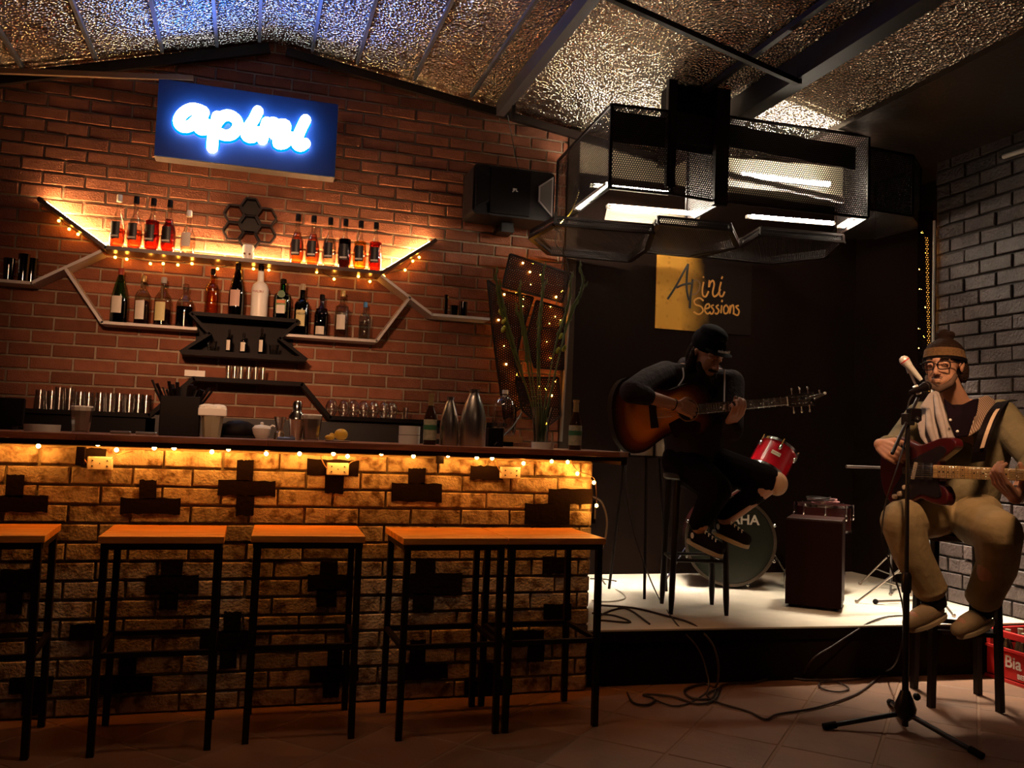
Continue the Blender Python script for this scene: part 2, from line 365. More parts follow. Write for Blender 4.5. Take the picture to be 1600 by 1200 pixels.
# stage platform
SZ = 0.265
st = MB().prism([(1.50, 3.86, 0), (4.13, 3.72, 0), (4.13, 4.42, 0), (4.33, 4.42, 0), (4.33, YW-.01, 0), (1.50, YW-.01, 0)], (0, 0, SZ-.03))
stage = struct(st, 'stage_platform', BLACKWALL)
stop = MB().prism([(1.50, 3.85, SZ-.03), (4.125, 3.71, SZ-.03), (4.125, 4.42, SZ-.03), (4.33, 4.42, SZ-.03), (4.33, YW-.02, SZ-.03), (1.50, YW-.02, SZ-.03)], (0, 0, .03))
struct(stop, 'stage_top', CONCRETE, stage)
struct(MB().prism([(1.505, 3.846, SZ-.06), (4.12, 3.706, SZ-.06), (4.12, 3.72, SZ-.06), (1.505, 3.86, SZ-.06)], (0, 0, .052)), 'edge_board', mat('black_board', (.008, .004, .003), .8, spec=.05), stage)

# ceiling: two foil slopes, dark low part on the right
def slab(x0, x1, y0, y1, dz=0, th=.03): return MB().prism([(x0, y0, roofz(x0)+dz), (x1, y0, roofz(x1)+dz), (x1, y0, roofz(x1)+dz+th), (x0, y0, roofz(x0)+dz+th)], (0, y1-y0, 0))
ceiling = struct(slab(-3.2, .03, -1.7, YW), 'ceiling', FOIL)
struct(slab(.03, 3.30, -1.7, YW), 'foil_sheet', FOIL, ceiling)
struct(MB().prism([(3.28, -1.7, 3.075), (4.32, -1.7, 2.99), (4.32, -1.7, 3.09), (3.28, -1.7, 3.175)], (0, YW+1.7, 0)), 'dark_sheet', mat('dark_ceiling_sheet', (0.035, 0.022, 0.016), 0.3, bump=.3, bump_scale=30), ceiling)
def rbeam(name, mb, m=ROOFST): o = mb.build(name, m); o['kind'] = 'structure'; return o
for x in (-1.32, -.95, -.60, -.30, -.06, .255, .53, .893, 1.27):
    rbeam('ceiling_purlin', MB().box((x, 1.9, roofz(x)-.012), (.018, 6.9, .026)))
for x, wd, hh, m_ in ((1.47, .055, .09, ROOFST), (2.66, .10, .13, STEEL)):
    rbeam('ceiling_beam', MB().box((x, 1.9, roofz(x)-hh/2), (wd, 6.9, hh)), m_)
rbeam('ceiling_purlin', MB().box((2.42, 1.9, roofz(2.42)-.02), (.03, 6.9, .03)), STEEL)
rbeam('ceiling_beam', MB().box((-1.55, 1.9, roofz(-1.55)-.05), (.06, 6.9, .10)))
rbeam('ceiling_beam', MB().bar((.1, YW-.06, 3.475), (2.75, YW-.06, 3.475-.133*2.65), .03, .05), STEEL)
rbeam('ceiling_beam', MB().bar((.0, YW-.06, 3.48), (-3.1, YW-.06, 3.48-.296*3.1), .03, .06), STEEL)
rbeam('ceiling_beam', MB().bar((-2.2, YW-.12, 2.99), (-.42, YW-.12, 3.20), .025, .03), mat('rusty_steel', (.22, .12, .07), .6, metal=.3))
for (a, b) in (((1.35, 3.62, roofz(1.35)-.11), (2.62, 3.76, roofz(2.62)-.15)), ((1.35, 2.62, roofz(1.35)-.11), (2.62, 2.72, roofz(2.62)-.15))):
    rbeam('ceiling_crossbar', MB().bar(a, b, .028).bar((b[0], b[1], b[2]-.01), (b[0]+.005, b[1], b[2]+.12), .028), STEEL)
rbeam('ceiling_strut', MB().bar((1.50, YW-.3, roofz(1.5)-.05), (1.50, YW-.3, 3.17), .02), STEEL)

# ------------------------------------------------------------------ lit sign
S = 5.33
sb = thing('neon_sign', (-.09, S, 2.73), 'box sign with letter glow tinted into its blue face and glowing white lettering on the brick wall', 'sign')
face = mat('sign_face', (0.006, 0.04, 0.22), 0.4)  # blue of the letter light is put into the face colour
MB().box((-.09, S+.055, 2.94), (1.035, .11, .462)).build('sign_box', mat('sign_box_paint', (.10, .075, .07), .5), sb, bevel=.004)
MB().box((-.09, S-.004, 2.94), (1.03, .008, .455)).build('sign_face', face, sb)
apini = [[(440,325),(400,305),(340,300),(275,340),(245,400),(275,440),(330,435),(390,385),(440,322)], [(442,325),(418,400),(405,450),(440,465),(490,425)],
 [(548,360),(530,440),(515,510),(508,605)], [(525,440),(575,370),(640,350),(700,390),(705,450),(660,500),(600,505),(540,480)],
 [(865,318),(835,380),(790,450),(775,510),(820,525),(870,480)], [(935,405),(920,460),(900,540)], [(905,500),(940,430),(985,405),(1010,430),(990,500)],
 [(985,490),(1030,430),(1080,425),(1075,480),(1035,530),(1020,570),(1070,570),(1120,520)], [(1238,385),(1210,440),(1180,510),(1165,570),(1195,595),(1235,570)]]
LW = emis('neon_letter_glow', (0.82, 0.93, 1.0), 14); LB = emis('letter_glare_glow', (0.0, 0.05, 1.0), 9)  # LB: emissive blue outline behind the letters imitates their glare
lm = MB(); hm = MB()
for stq in apini:
    pts = smoothpts([P(230+x/5, 110+y/5, y=S-.03) for x, y in stq], 4)
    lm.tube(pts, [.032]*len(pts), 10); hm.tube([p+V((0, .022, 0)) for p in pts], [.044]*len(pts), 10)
    for q in (pts[0], pts[-1]): lm.ball(q, .032, 10, 6)
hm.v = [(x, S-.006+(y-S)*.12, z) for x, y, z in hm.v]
lm.build('lettering', LW, sb, smooth=True); hm.build('added_letter_glare', LB, sb)

# ------------------------------------------------------------------ hexagon wall shelves
def shelf_part(parent, pts, m, name, th=.02, y0=5.29, y1=5.435):
    for a, b in zip(pts[:-1], pts[1:]):
        a, b = V((a[0], 0, a[1])), V((b[0], 0, b[1])); d = (b-a).normalized(); n_ = V((-d.z, 0, d.x))*th/2
        poly = [a-n_-d*.004, b-n_+d*.004, b+n_+d*.004, a+n_-d*.004]
        MB().prism([V((p.x, y0, p.z)) for p in poly], (0, y1-y0, 0)).build(name, m, parent)
sh1 = thing('bottle_shelf', (-.05, 5.36, 2.14), 'long dark wooden shelf with upturned ends carrying flavoured bottles', 'shelf')
shelf_part(sh1, [(-1.175, 2.378), (-.822, 2.14), (.735, 2.14), (1.064, 2.378)], DARKWOOD, 'board', .022, 5.27)
for seg in (((-1.16, 2.39), (-.83, 2.168)), ((-.81, 2.158), (.72, 2.158)), ((.745, 2.168), (1.05, 2.39))):
    a, b = seg; MB().bar((a[0], 5.40, a[1]), (b[0], 5.40, b[1]), .012, .006).build('led_strip', STRIP, sh1, label='glowing warm light strip')
sh2 = thing('hexagon_shelf', (-1.05, 5.36, 1.70), 'white angled metal shelf left of the black rack with four bottles', 'shelf')
shelf_part(sh2, [(-1.75, 1.905), (-1.18, 1.905), (-.845, 2.115)], WHITEP, 'board', .016, 5.27)
shelf_part(sh2, [(-1.013, 1.995), (-.815, 1.715), (-.315, 1.715)], WHITEP, 'board', .016, 5.27)
sh3 = thing('hexagon_shelf', (.85, 5.36, 1.70), 'white angled metal shelf right of the black rack with four bottles', 'shelf')
shelf_part(sh3, [(.735, 2.12), (1.06, 1.905), (1.43, 1.905)], WHITEP, 'board', .016, 5.27)
shelf_part(sh3, [(.18, 1.715), (.724, 1.715), (.915, 2.0)], WHITEP, 'board', .016, 5.27)
rk = thing('bottle_rack', (-.045, 5.36, 1.55), 'black hexagonal two-tier rack between the white wall shelves', 'rack')
shelf_part(rk, [(-.34, 1.80), (.245, 1.80)], BLACK, 'board', .022, 5.24); shelf_part(rk, [(-.38, 1.575), (.30, 1.575)], BLACK, 'board', .03, 5.22)
shelf_part(rk, [(-.35, 1.80), (-.24, 1.69), (-.39, 1.575)], BLACK, 'side_panel', .018, 5.24); shelf_part(rk, [(.255, 1.80), (.15, 1.69), (.31, 1.575)], BLACK, 'side_panel', .018, 5.24)
MB().box((-.045, 5.432, 1.69), (.56, .012, .22)).build('back_panel', BLACK, rk)
sh4 = thing('glass_shelf', (-.05, 5.36, 1.2), 'black angled lower shelf holding rows of upturned glasses', 'shelf')
shelf_part(sh4, [(-1.75, 1.205), (-.53, 1.205), (-.31, 1.425), (.29, 1.425), (.46, 1.235), (1.55, 1.235)], BLACK, 'board', .024, 5.2)
MB().box((.5, 5.33, 1.0), (2.1, .2, .42)).build('cabinet_front', mat('black_cabinet', (.016, .01, .009), .5), sh4); MB().box((-1.15, 5.33, 1.0), (1.3, .2, .38)).build('cabinet_front', BLACK, sh4)

# ------------------------------------------------------------------ bottles
def bottle(name, base, h, r_, tint, fill, liquid, cap, lab, label, group, neck=.28, cat='bottle', shape='round', lt=None, labz=(.2, .5), cap_h=.09, flat=1.0, opaque=None):
    t = thing(name, base, label, cat, group); x, y, z = base
    if shape == 'bowling':   pr = [(.72, 0), (.9, .06), (1, .25), (.95, .42), (.55, .62), (.3, .7), (.27, .95)]
    elif shape == 'tall':    pr = [(.95, 0), (1, .03), (1, .62), (.75, .7), (.36, .76), (.33, .97)]
    elif shape == 'sq':      pr = [(.95, 0), (1, .03), (1, .58), (.85, .66), (.4, .72), (.35, .96)]
    elif shape == 'jug':     pr = [(.6, 0), (.95, .05), (1, .15), (1, .6), (.85, .78), (.45, .9), (.2, .96), (.2, 1)]
    elif shape == 'cone':    pr = [(.97, 0), (1, .03), (1, .4), (.9, .55), (.66, .72), (.42, .86), (.3, .93), (.3, 1)]
    else:                    pr = [(.92, 0), (1, .02), (1, .55), (.9, .63), (.5, .73), (.33, .8), (.31, .97)]
    prof = [(a*r_, b*h) for a, b in pr]
    g_ = opaque or glass(name+'_glass', tint)
    MB().lathe(prof, (x, y, z), 20, sy=flat).build('glass_body', g_, t, smooth=True)
    if fill and not opaque:
        pf = [(a*r_*.9, max(b*h, .004)) for a, b in pr if b*h < fill*h]
        pf.append((pf[-1][0], fill*h)); pf.append((.0005, fill*h))
        MB().lathe(pf, (x, y, z), 18, sy=flat).build('liquid', liquid, t, smooth=True)
    if cap: MB().lathe([(r_*.36, h*.955-cap_h*h*.4), (r_*.36, h+.01), (r_*.3, h+.014)], (x, y, z), 14).build('cap', cap, t, smooth=True)
    if lab:
        rr = 1.03*r_; a0, a1 = -PI/2-.62-.25, -PI/2+.62-.25; mb = MB(); n_ = 8
        z0, z1 = z+labz[0]*h, z+labz[1]*h
        for k in range(n_+1):
            a = a0+(a1-a0)*k/n_; 
            for q, zz in ((rr, z0), (rr, z1)): mb.v.append((x+q*math.cos(a), y+q*math.sin(a)*flat, zz))
        mb.f = [(2*k, 2*k+2, 2*k+3, 2*k+1) for k in range(n_)]
        mb.build('label', lab, t, smooth=True)
        if lt:
            fr = V((math.cos(-PI/2-.25), math.sin(-PI/2-.25), 0))
            text(lt[0], lt[1], V((x, y, z+lt[3]*h))+fr*(rr*(flat if flat < 1 else 1)+.0025), (math.cos(-.25), math.sin(-.25), 0), (0, 0, 1), lt[2], t)
    return t
BLK_L = mat('black_label', (.015, .012, .012), .4); WHT_L = mat('cream_label', (.7, .62, .5), .6); YEL_L = mat('yellow_label', (.65, .55, .25), .6)
GOLDF = mat('gold_foil', (.7, .5, .22), .3, metal=.7)
def liq(name, c): return glass(name, c, gloss=.04, edge=.6)
PINK = liq('pink_rum', (.80, .30, .16)); RED = liq('red_rum', (.68, .13, .07)); ORA = liq('orange_rum', (.92, .45, .18)); DKR = liq('dark_rum', (.10, .03, .02)); YELL = liq('yellow_rum', (.97, .66, .14)); NONEL = liq('clear_spirit', (.9, .85, .75)); AMB = liq('amber_spirit', (.45, .16, .03))
YB = 5.345
top = [(181, PINK, .38, 'leftmost flavoured rum bottle on the dark shelf, one third full', .4), (208, PINK, .38, 'second flavoured rum bottle from the left on the dark shelf', .4),
       (235, RED, .60, 'third rum bottle from the left, nearly full and red', .6), (261, RED, .66, 'fourth rum bottle from the left, full and dark red', .6),
       (292, NONEL, .3, 'short-filled clear bottle next to the four rum bottles', .3),
       (463, ORA, .66, 'orange rum bottle nearest the honeycomb ornament on its right', 1), (488, ORA, .66, 'orange-pink rum bottle, second right of the honeycomb ornament', 1),
       (514, NONEL, .6, 'clear rum bottle between the orange and the dark bottle', 1), (538, DKR, .62, 'nearly black rum bottle on the dark shelf', 1),
       (562, YELL, .6, 'yellow rum bottle on the dark shelf', 1), (586, RED, .62, 'rightmost red rum bottle on the dark shelf', 1)]
for i, (px, lq, fl, lb, _) in enumerate(top):
    q = P(px, 400, y=YB); short = px == 292
    rb_ = bottle('rum_bottle', (q.x, YB, 2.152), .25 if short else .298, .043, (.97, .95, .9), fl, lq, WHITEM if short or px == 181 else BLACK, BLK_L if not short else WHT_L, lb, 'flavoured rum bottles on the dark shelf', shape='bowling', labz=(.17, .5), cap_h=.12)
    if not short: MB().box((q.x-.011, YB-.0445, 2.152+.218*.298), (.044, .002, .010), Matrix.Rotation(-.25, 3, 'Z')).build('label_strip', WHT_L, rb_)
mid = [ # px, base z, h, r, glass tint, fill, liquid, cap, label mat, label, shape, text
 (186, 1.724, .30, .040, (.28, .55, .16), .45, liq('vermouth', (.05, .02, .01)), mat('red_cap', (.35, .05, .03), .5), WHT_L, 'green vermouth bottle with red cap at the left end of the white shelf', 'cone', None),
 (222, 1.724, .27, .036, (.85, .85, .75), .5, AMB, YELL and GOLDF, WHT_L, 'clear bottle with yellow-gold cap and tall pale label, second on left white shelf', 'tall', None),
 (254, 1.724, .27, .040, (.88, .84, .74), .35, AMB, mat('grey_cap', (.4, .38, .35), .4), YEL_L, 'clear bottle with round yellow label on the left white shelf', 'round', None),
 (289, 1.724, .24, .042, (.88, .86, .82), .5, DKR, CLEAR, None, 'clear decanter bottle nearest the black rack on the left white shelf', 'round', None),
 (330, 1.813, .255, .034, (1.0, .88, .55), .9, YELL, BLACK, None, 'glowing yellow liqueur bottle at the left end of the black rack', 'sq', None),
 (369, 1.813, .30, .040, (.10, .06, .05), .5, DKR, BLACK, mat('pink_label', (.55, .35, .28), .6), 'dark liqueur bottle with heart-shaped pink label on the black rack', 'cone', None),
 (405, 1.813, .30, .042, (.9, .9, .9), 0, None, BLACK, None, 'opaque white coconut rum bottle on the black rack', 'sq', ('MALIBU', .022, 'RED', .48)),
 (441, 1.813, .23, .044, (.03, .16, .04), .6, DKR, BLACK, mat('green_label', (.20, .28, .12), .6), 'dark green square herbal liqueur bottle at the right end of the black rack', 'sq', None),
 (472, 1.724, .30, .038, (.10, .15, .05), .6, DKR, mat('tan_cap', (.4, .3, .2), .5), YEL_L, 'green whiskey bottle with broad yellow label on right white shelf', 'tall', ('JAMESON', .017, 'BLK', .42)),
 (503, 1.724, .245, .036, (.30, .12, .05), .7, AMB, BLACK, WHT_L, 'brown whiskey bottle with low white label on the right white shelf', 'round', None),
 (535, 1.724, .28, .037, (.9, .87, .8), .7, NONEL, GOLDF, WHT_L, 'clear vodka bottle with gold cap and white label on the right white shelf', 'tall', None),
 (571, 1.724, .22, .030, (.75, .85, .95), .5, NONEL, mat('blue_cap', (.05, .22, .5), .4), None, 'slim clear bottle with blue cap at the right end of the white shelf', 'tall', None)]
RUST = mat('rust_print', (.4, .1, .05), .6)
for px, bz, h, r_, tint, fl, lq, cp, lab, lb, shp, tx in mid:
    q = P(px, 480, y=5.335)
    op = mat('white_bottle', (.82, .78, .7), .35) if px == 405 else None
    lz = (.18, .5) if px != 503 else (.05, .25)
    if px in (222, 254): lz = (.1, .5)
    if px == 405: lab_ = None
    b_ = bottle('liquor_bottle', (q.x, 5.335, bz), h, r_*1.17, tint, fl, lq, cp, lab, lb, 'liquor bottles on the middle wall shelves', shape=shp, labz=lz, opaque=op, lt=(tx[0], tx[1], BLACK, tx[3]) if tx and lab else None)
    if px == 405:
        text('MALIBU', .019, (q.x-.011, 5.335-.051, bz+.50*h), (math.cos(-.25), math.sin(-.25), 0), (0, 0, 1), RUST, b_)
    if px == 441:
        MB().lathe([(.022, 0), (.022, .002)], (q.x-.011, 5.335-.056, bz+.145), 16, Matrix.Rotation(PI/2, 3, 'X')).build('emblem', mat('emblem_green', (.05, .12, .04), .5), b_)
        MB().box((q.x-.011, 5.335-.055, bz+.10), (.05, .003, .018), Matrix.Rotation(-.2, 3, 'Z')).build('label', mat('orange_band', (.6, .15, .03), .5), b_)
        MB().box((q.x-.011, 5.335-.055, bz+.055), (.05, .003, .05), Matrix.Rotation(-.2, 3, 'Z')).build('label', WHT_L, b_)
small = [(353, 'leftmost mini bottle on the lower tier of the black rack', .1, .017, 0), (376, 'second mini bottle from the left on the lower tier, squat with a cream label', .085, .022, 0), (404, 'right mini bottle with pale label on the lower tier of the black rack', .12, .018, 0)]
for px, lb, h, r_, _ in small:
    q = P(px+5, 530, y=5.29); bottle('miniature_bottle', (q.x, 5.29, 1.592), h+.02, r_, (.5, .45, .35), .7, AMB, BLACK, WHT_L, lb, 'miniature bottles in the black rack', labz=(.1, .6))
def tumbler(base, h, r_, label, group, inv=False, m=CLEAR, seg=14, taper=.8, name='drinking_glass', cat='glass'):
    mb = MB(); pr = [(r_*taper, 0), (r_, h), (r_*.93, h), (r_*taper*.92, .006), (.0005, .006)] if not inv else [(r_, 0), (r_*taper, h), (.0005, h)]
    if inv: pr = [(r_*.95, .001), (r_, 0), (r_*taper, h), (.0005, h), (.0005, h-.006), (r_*taper*.9, h-.006), (r_*.93, .001)]
    mb.lathe(pr, (0, 0, 0), seg); o = mb.build(name, m, None, smooth=True); o.location = base; return tag(o, label, cat, group)
for px, lb in ((331, 'round glass at the left of the lower rack tier'), (428, 'round glass at the right of the lower rack tier')):
    q = P(px, 540, y=5.29); tumbler((q.x, 5.29, 1.592), .06, .03, lb, 'glasses in the black rack', taper=.7)
ORD = ('first', 'second', 'third', 'fourth', 'fifth', 'sixth', 'seventh', 'eighth', 'ninth', 'tenth', 'eleventh', 'twelfth')
SH = glass('clear_tumbler_glass', (.97, .95, .92), rough=.16, gloss=.4, edge=.55)
for k, px in enumerate((356, 366, 376, 388, 399, 410)):
    q = P(px, 590, y=5.3); tumbler((q.x, 5.3, 1.438), .078, .017, ORD[k]+' small clear shot glass from the left on the middle black shelf', 'shot glasses on the middle black shelf', m=SH, taper=.75)
for k, px in enumerate((62, 80, 92, 108, 125, 138, 156, 172, 186, 202, 216, 228)):
    q = P(px, 640, y=5.27+.06*(k % 2)); tumbler((q.x, 5.27+.06*(k % 2), 1.218), .105 if k not in (2, 3) else .125, .034, ORD[k]+' upturned clear tumbler from the left on the left end of the lower shelf', 'upturned tumblers on the left lower shelf', True, m=SH, taper=.78)
for k, px in enumerate((518, 537, 552, 568, 583, 600, 612)):
    q = P(px, 640, y=5.27+.05*(k % 2)); bp = (q.x, 5.27+.05*(k % 2), 1.248)
    mb = MB().lathe([(.022, 0), (.034, .03), (.036, .055), (.028, .085), (.012, .1), (.0005, .102)], (0, 0, 0), 14); o = mb.build('stemless_glass', SH, None, smooth=True); o.location = bp
    tag(o, ORD[k]+' upturned rounded glass from the left on the right end of the lower shelf', 'glass', 'upturned round glasses on the right lower shelf')
q = P(634, 648, y=5.3); tumbler((q.x, 5.3, 1.248), .07, .018, 'slim small glass at the right end of the upturned round glasses', None, m=SH)
DKG = glass('dark_glass', (.12, .05, .03), gloss=.2)
for px, yy, h, lb in ((10, 5.3, .12, 'dark glass cup at the left picture edge on the white shelf'), (33, 5.3, .15, 'tall dark glass jar at the end of the far left white shelf'), (46, 5.36, .14, 'dark jar behind the tall dark glass jar'), (697, 5.33, .13, 'tall dark bottle on the right end shelf'), (710, 5.36, .07, 'low dark glass between the two dark vessels on right end shelf'), (724, 5.31, .09, 'dark tumbler at the right end of the white shelf')):
    q = P(px, 470, y=yy); tumbler((q.x, yy, 1.915), h, .03 if px != 697 else .014, lb, 'dark glassware on the end shelves', m=DKG, taper=.85)
# small card boxes, honeycomb, figurine, cloths
q = P(305, 580, y=5.25); solo(MB().box((q.x, 5.25, 1.455), (.11, .05, .035)), 'card_box', PAPER, 'small white card box on the left end of the middle black shelf', 'box')
hx = thing('honeycomb_ornament', (-.05, 5.36, 2.155), 'black metal honeycomb ornament of open hexagons above the dark shelf', 'ornament')
hr = .075
def hexring(c, r_, y0, y1, name='hexagon', m=STEEL, back=False):
    pts = [(c[0]+r_*math.cos(k*PI/3), c[1]+r_*math.sin(k*PI/3)) for k in range(6)]; mb = MB()
    for k in range(6):
        a, b = pts[k], pts[(k+1) % 6]; mb.bar((a[0], (y0+y1)/2, a[1]), (b[0], (y0+y1)/2, b[1]), abs(y1-y0), .008, up=(0, 1, 0)) if False else None
        d = V((b[0]-a[0], 0, b[1]-a[1])).normalized(); n_ = V((-d.z, 0, d.x))*.005
        A, B = V((a[0], y0, a[1])), V((b[0], y0, b[1])); mb.prism([A-n_, B-n_, B+n_, A+n_], (0, y1-y0, 0))
    if back: mb.prism([(p[0], y1-.004, p[1]) for p in pts], (0, .004, 0))
    mb.build(name, m, hx)
cx, cz = P(392, 324, y=5.40).x, P(392, 324, y=5.40).z
for (dx, dz, bk) in ((0, 0, True), (-.094, -.052, False), (.094, -.052, False), (0, -.105, True), (-.094, -.158, False), (.094, -.158, False), (0, -.205, False)):
    hexring((cx+dx, cz+dz), .058, 5.375, 5.435, back=bk)
fg = thing('figurine', (cx, 5.34, 2.152), 'small white owl-shaped figurine under the honeycomb ornament', 'figurine')
MB().lathe([(.03, 0), (.034, .03), (.032, .055), (.036, .075), (.03, .09), (.005, .095)], (cx, 5.34, 2.152), 16).build('body', CERAMIC, fg, smooth=True)
for s_ in (-1, 1): MB().ball((cx-.006+s_*.015, 5.307, 2.185), .007).build('eye', mat('brown_eye', (.2, .08, .03), .4), fg)

# string lights under the dark shelf
def string_lights(name, pts, bulbs, label, group=None, m=BULBS, br=.007, wr=.002, wm=CABLE, sag=.01):
    root = thing(name, pts[0], label, 'string lights', group)
    MB().tube(smoothpts(pts, 4), wr, 5).build('wire', wm, root, smooth=True)
    me = None
    for b in bulbs:
        if me is None:
            me = MB().ball((0, 0, 0), br, 8, 4).mesh('bulb', True); me.materials.append(m)
        o = bpy.data.objects.new('bulb', me); C.objects.link(o); o.parent = root; o.location = V(b)-root.location
    return root
bp = [P(x, y_, y=5.40) for x, y_ in ((92, 345), (108, 358), (122, 366), (180, 402), (198, 405), (235, 412), (255, 412), (278, 414), (300, 412), (313, 403), (340, 420), (371, 416), (396, 420), (420, 422), (461, 415), (495, 425), (522, 436), (560, 432), (578, 440), (600, 432), (633, 422), (645, 408), (655, 402))]
string_lights('string_lights', [p+V((0, 0, .012)) for p in bp], bp, 'string of small warm bulbs hung under the dark wooden shelf', m=BULBS, br=.008)

# ------------------------------------------------------------------ wall loudspeaker
spk = thing('wall_speaker', (1.53, 5.2, 2.52), 'black wall loudspeaker with grey trapezoid ports and a small white logo', 'speaker')
sx0, sx1, sz0, sz1, sy = 1.26, 1.80, 2.545, 2.86, 5.16
def rrect(x0, x1, z0, z1, y_, r_=.03, n_=4):
    out = []
    for cx_, cz_, a0 in ((x1-r_, z1-r_, 0), (x0+r_, z1-r_, PI/2), (x0+r_, z0+r_, PI), (x1-r_, z0+r_, 1.5*PI)):
        for k in range(n_+1): a = a0+PI/2*k/n_; out.append(V((cx_+r_*math.cos(a), y_, cz_+r_*math.sin(a))))
    return out
SPG = mat('speaker_grey', (.014, .010, .011), .5, spec=.2)
MB().prism(rrect(sx0, sx1, sz0, sz1, sy), (0, .26, 0)).build('cabinet', SPG, spk)
MB().box((1.50, sy-.008, 2.70), (.26, .02, .285)).build('grille', BLACK, spk)
for s_ in (-1, 1):
    xo = 1.53+s_*.255; xi = 1.53+s_*.16
    fr_ = [(xo, 2.83), (xi+s_*.0, 2.79), (xi-s_*.03, 2.70), (xi, 2.63), (xo, 2.57)] if s_ < 0 else [(xo, 2.835), (xi, 2.765), (xi, 2.665), (xo, 2.575)]
    c_ = V((sum(p[0] for p in fr_)/len(fr_), 0, sum(p[1] for p in fr_)/len(fr_)))
    MB().prism([(p[0], sy-.012, p[1]) for p in fr_], (0, .014, 0)).build('port_frame', mat('speaker_silver', (.6, .55, .54), .4, metal=.2) if s_ > 0 else SPG, spk)
    MB().prism([(c_.x+(p[0]-c_.x)*.8, sy-.015, c_.z+(p[1]-c_.z)*.86) for p in fr_], (0, .004, 0)).build('port_mesh', mat('port_grey', (.16, .14, .13), .6) if s_ > 0 else BLACK, spk)
text('JBL', .026, (1.53, sy-.022, 2.715), (1, 0, 0), (0, 0, 1), PAPER, spk, bold=.001)
MB().bar((1.53, 5.3, 2.50), (1.53, 5.44, 2.50), .1, .03).bar((1.53, 5.3, 2.48), (1.53, 5.3, 2.55), .08, .03).build('wall_bracket', STEEL, spk)
solo(MB().tube(smoothpts([P(793, 180, y=5.3), P(800, 215, y=5.38), P(806, 245, y=5.38), P(811, 268, y=5.35)], 4), .003, 5), 'speaker_cable', CABLE, 'thin black cable running down the bricks to the wall loudspeaker', 'cable')

# ------------------------------------------------------------------ perforated lantern of hexagonal boxes with tubes
def panel(pts, m, parent, name='perforated_panel'):
    pts = [V(p) for p in pts]; u = (pts[1]-pts[0]).normalized(); n_ = (pts[1]-pts[0]).cross(pts[2]-pts[1]).normalized(); v = n_.cross(u)
    q = world_loc(parent); me = bpy.data.meshes.new(name); me.from_pydata([tuple(p-q) for p in pts], [], [tuple(range(len(pts)))])
    uv = me.uv_layers.new(name='UVMap')
    for i, p in enumerate(pts): uv.data[i].uv = ((p-pts[0]).dot(u), (p-pts[0]).dot(v))
    me.materials.append(m); o = bpy.data.objects.new(name, me); C.objects.link(o); o.parent = parent; return o
def hexbox(poly, z0, z1, label, sides=None, bottom=True, name='hexagon_lantern', fw=.014, m=PERF):
    n_ = len(poly); c_ = (sum(p[0] for p in poly)/n_, sum(p[1] for p in poly)/n_)
    t = thing(name, (c_[0], c_[1], z0), label, 'lamp', 'perforated hexagon lanterns over the stage')
    for k in range(n_):
        if sides and k not in sides: continue
        a, b = poly[k], poly[(k+1) % n_]
        panel([(a[0], a[1], z0), (b[0], b[1], z0), (b[0], b[1], z1), (a[0], a[1], z1)], m, t)
    fm = MB()
    for k in range(n_):
        a, b = poly[k], poly[(k+1) % n_]
        if sides is None or k in sides or (k-1) % n_ in sides: fm.bar((a[0], a[1], z0), (a[0], a[1], z1), .016)
        if sides is None or k in sides:
            fm.bar((a[0], a[1], z0), (b[0], b[1], z0), fw, .014); fm.bar((a[0], a[1], z1), (b[0], b[1], z1), .014)
    fm.build('frame', STEEL, t)
    if bottom: panel([(p[0], p[1], z0) for p in poly], m, t, 'bottom_panel')
    return t
def tube_light(parent, a, b, tr=.012, lit=True, refl=True):
    a, b = V(a), V(b); d = (b-a).normalized()
    MB().tube([a, b], tr, 10).build('tube', TUBE if lit else WHITEM, parent, smooth=True, label='glowing fluorescent tube')
    up = V((0, .028, .004))
    f_ = MB().bar(a+up-d*.02, b+up+d*.02, .03, .018)
    for q in (a, b): f_.bar(q+up, q-V((0, .012, 0)), .02, .01)
    f_.build('fixture', mat('fixture_white', (.5, .45, .38), .5), parent)
zb, zt = 2.56, 3.05; INN = mat('lantern_inner_black', (.008, .005, .005), .7, spec=.1)
lanA = hexbox([(1.84, 4.36), (2.20, 4.33), (2.52, 4.36), (2.60, 4.85), (2.35, 5.36), (1.90, 5.40)], zb, zt-.02, 'left perforated hexagon lantern beside the wall loudspeaker, lit by tubes', sides=[0, 1, 5], bottom=False)
tube_light(lanA, (1.845, 4.38, 2.585), (1.865, 4.90, 2.585)); tube_light(lanA, (2.06, 4.84, 2.60), (2.60, 4.78, 2.60)); tube_light(lanA, (2.05, 5.1, 2.80), (2.55, 5.06, 2.80))
MB().box((2.36, 4.44, 3.05), (.30, .14, .34)).build('ballast_box', INN, lanA, bevel=.01); panel([(1.86, 4.40, 2.84), (2.50, 4.39, 2.84), (2.50, 4.40, 3.02), (1.86, 4.41, 3.02)], INN, lanA, 'inner_shade')
MB().bar((2.20, 4.345, 2.60), (2.20, 4.345, 3.22), .055, .03).bar((2.515, 4.34, 2.53), (2.52, 4.34, 3.24), .085, .04).build('hanging_post', STEEL, lanA)
panel([P(950, 318, y=5.12), P(1098, 330, y=5.08), P(1088, 353, y=5.08), P(944, 346, y=5.12)], mat('inner_reflector', (.6, .5, .38), .5), lanA, 'reflector_plate')
lanB = hexbox([(2.55, 4.34), (3.50, 4.30), (3.62, 4.72), (3.45, 5.15), (2.70, 5.20), (2.58, 4.85)], zb, 3.06, 'central wide perforated hexagon lantern with two bright tubes', sides=[0, 1, 5], bottom=False)
tube_light(lanB, P(1158, 273, y=4.62), P(1296, 288, y=4.58), .016); tube_light(lanB, (2.95, 4.69, 2.60), (3.50, 4.62, 2.60)); tube_light(lanB, (3.52, 4.46, 2.585), (3.56, 4.60, 2.585), .014)
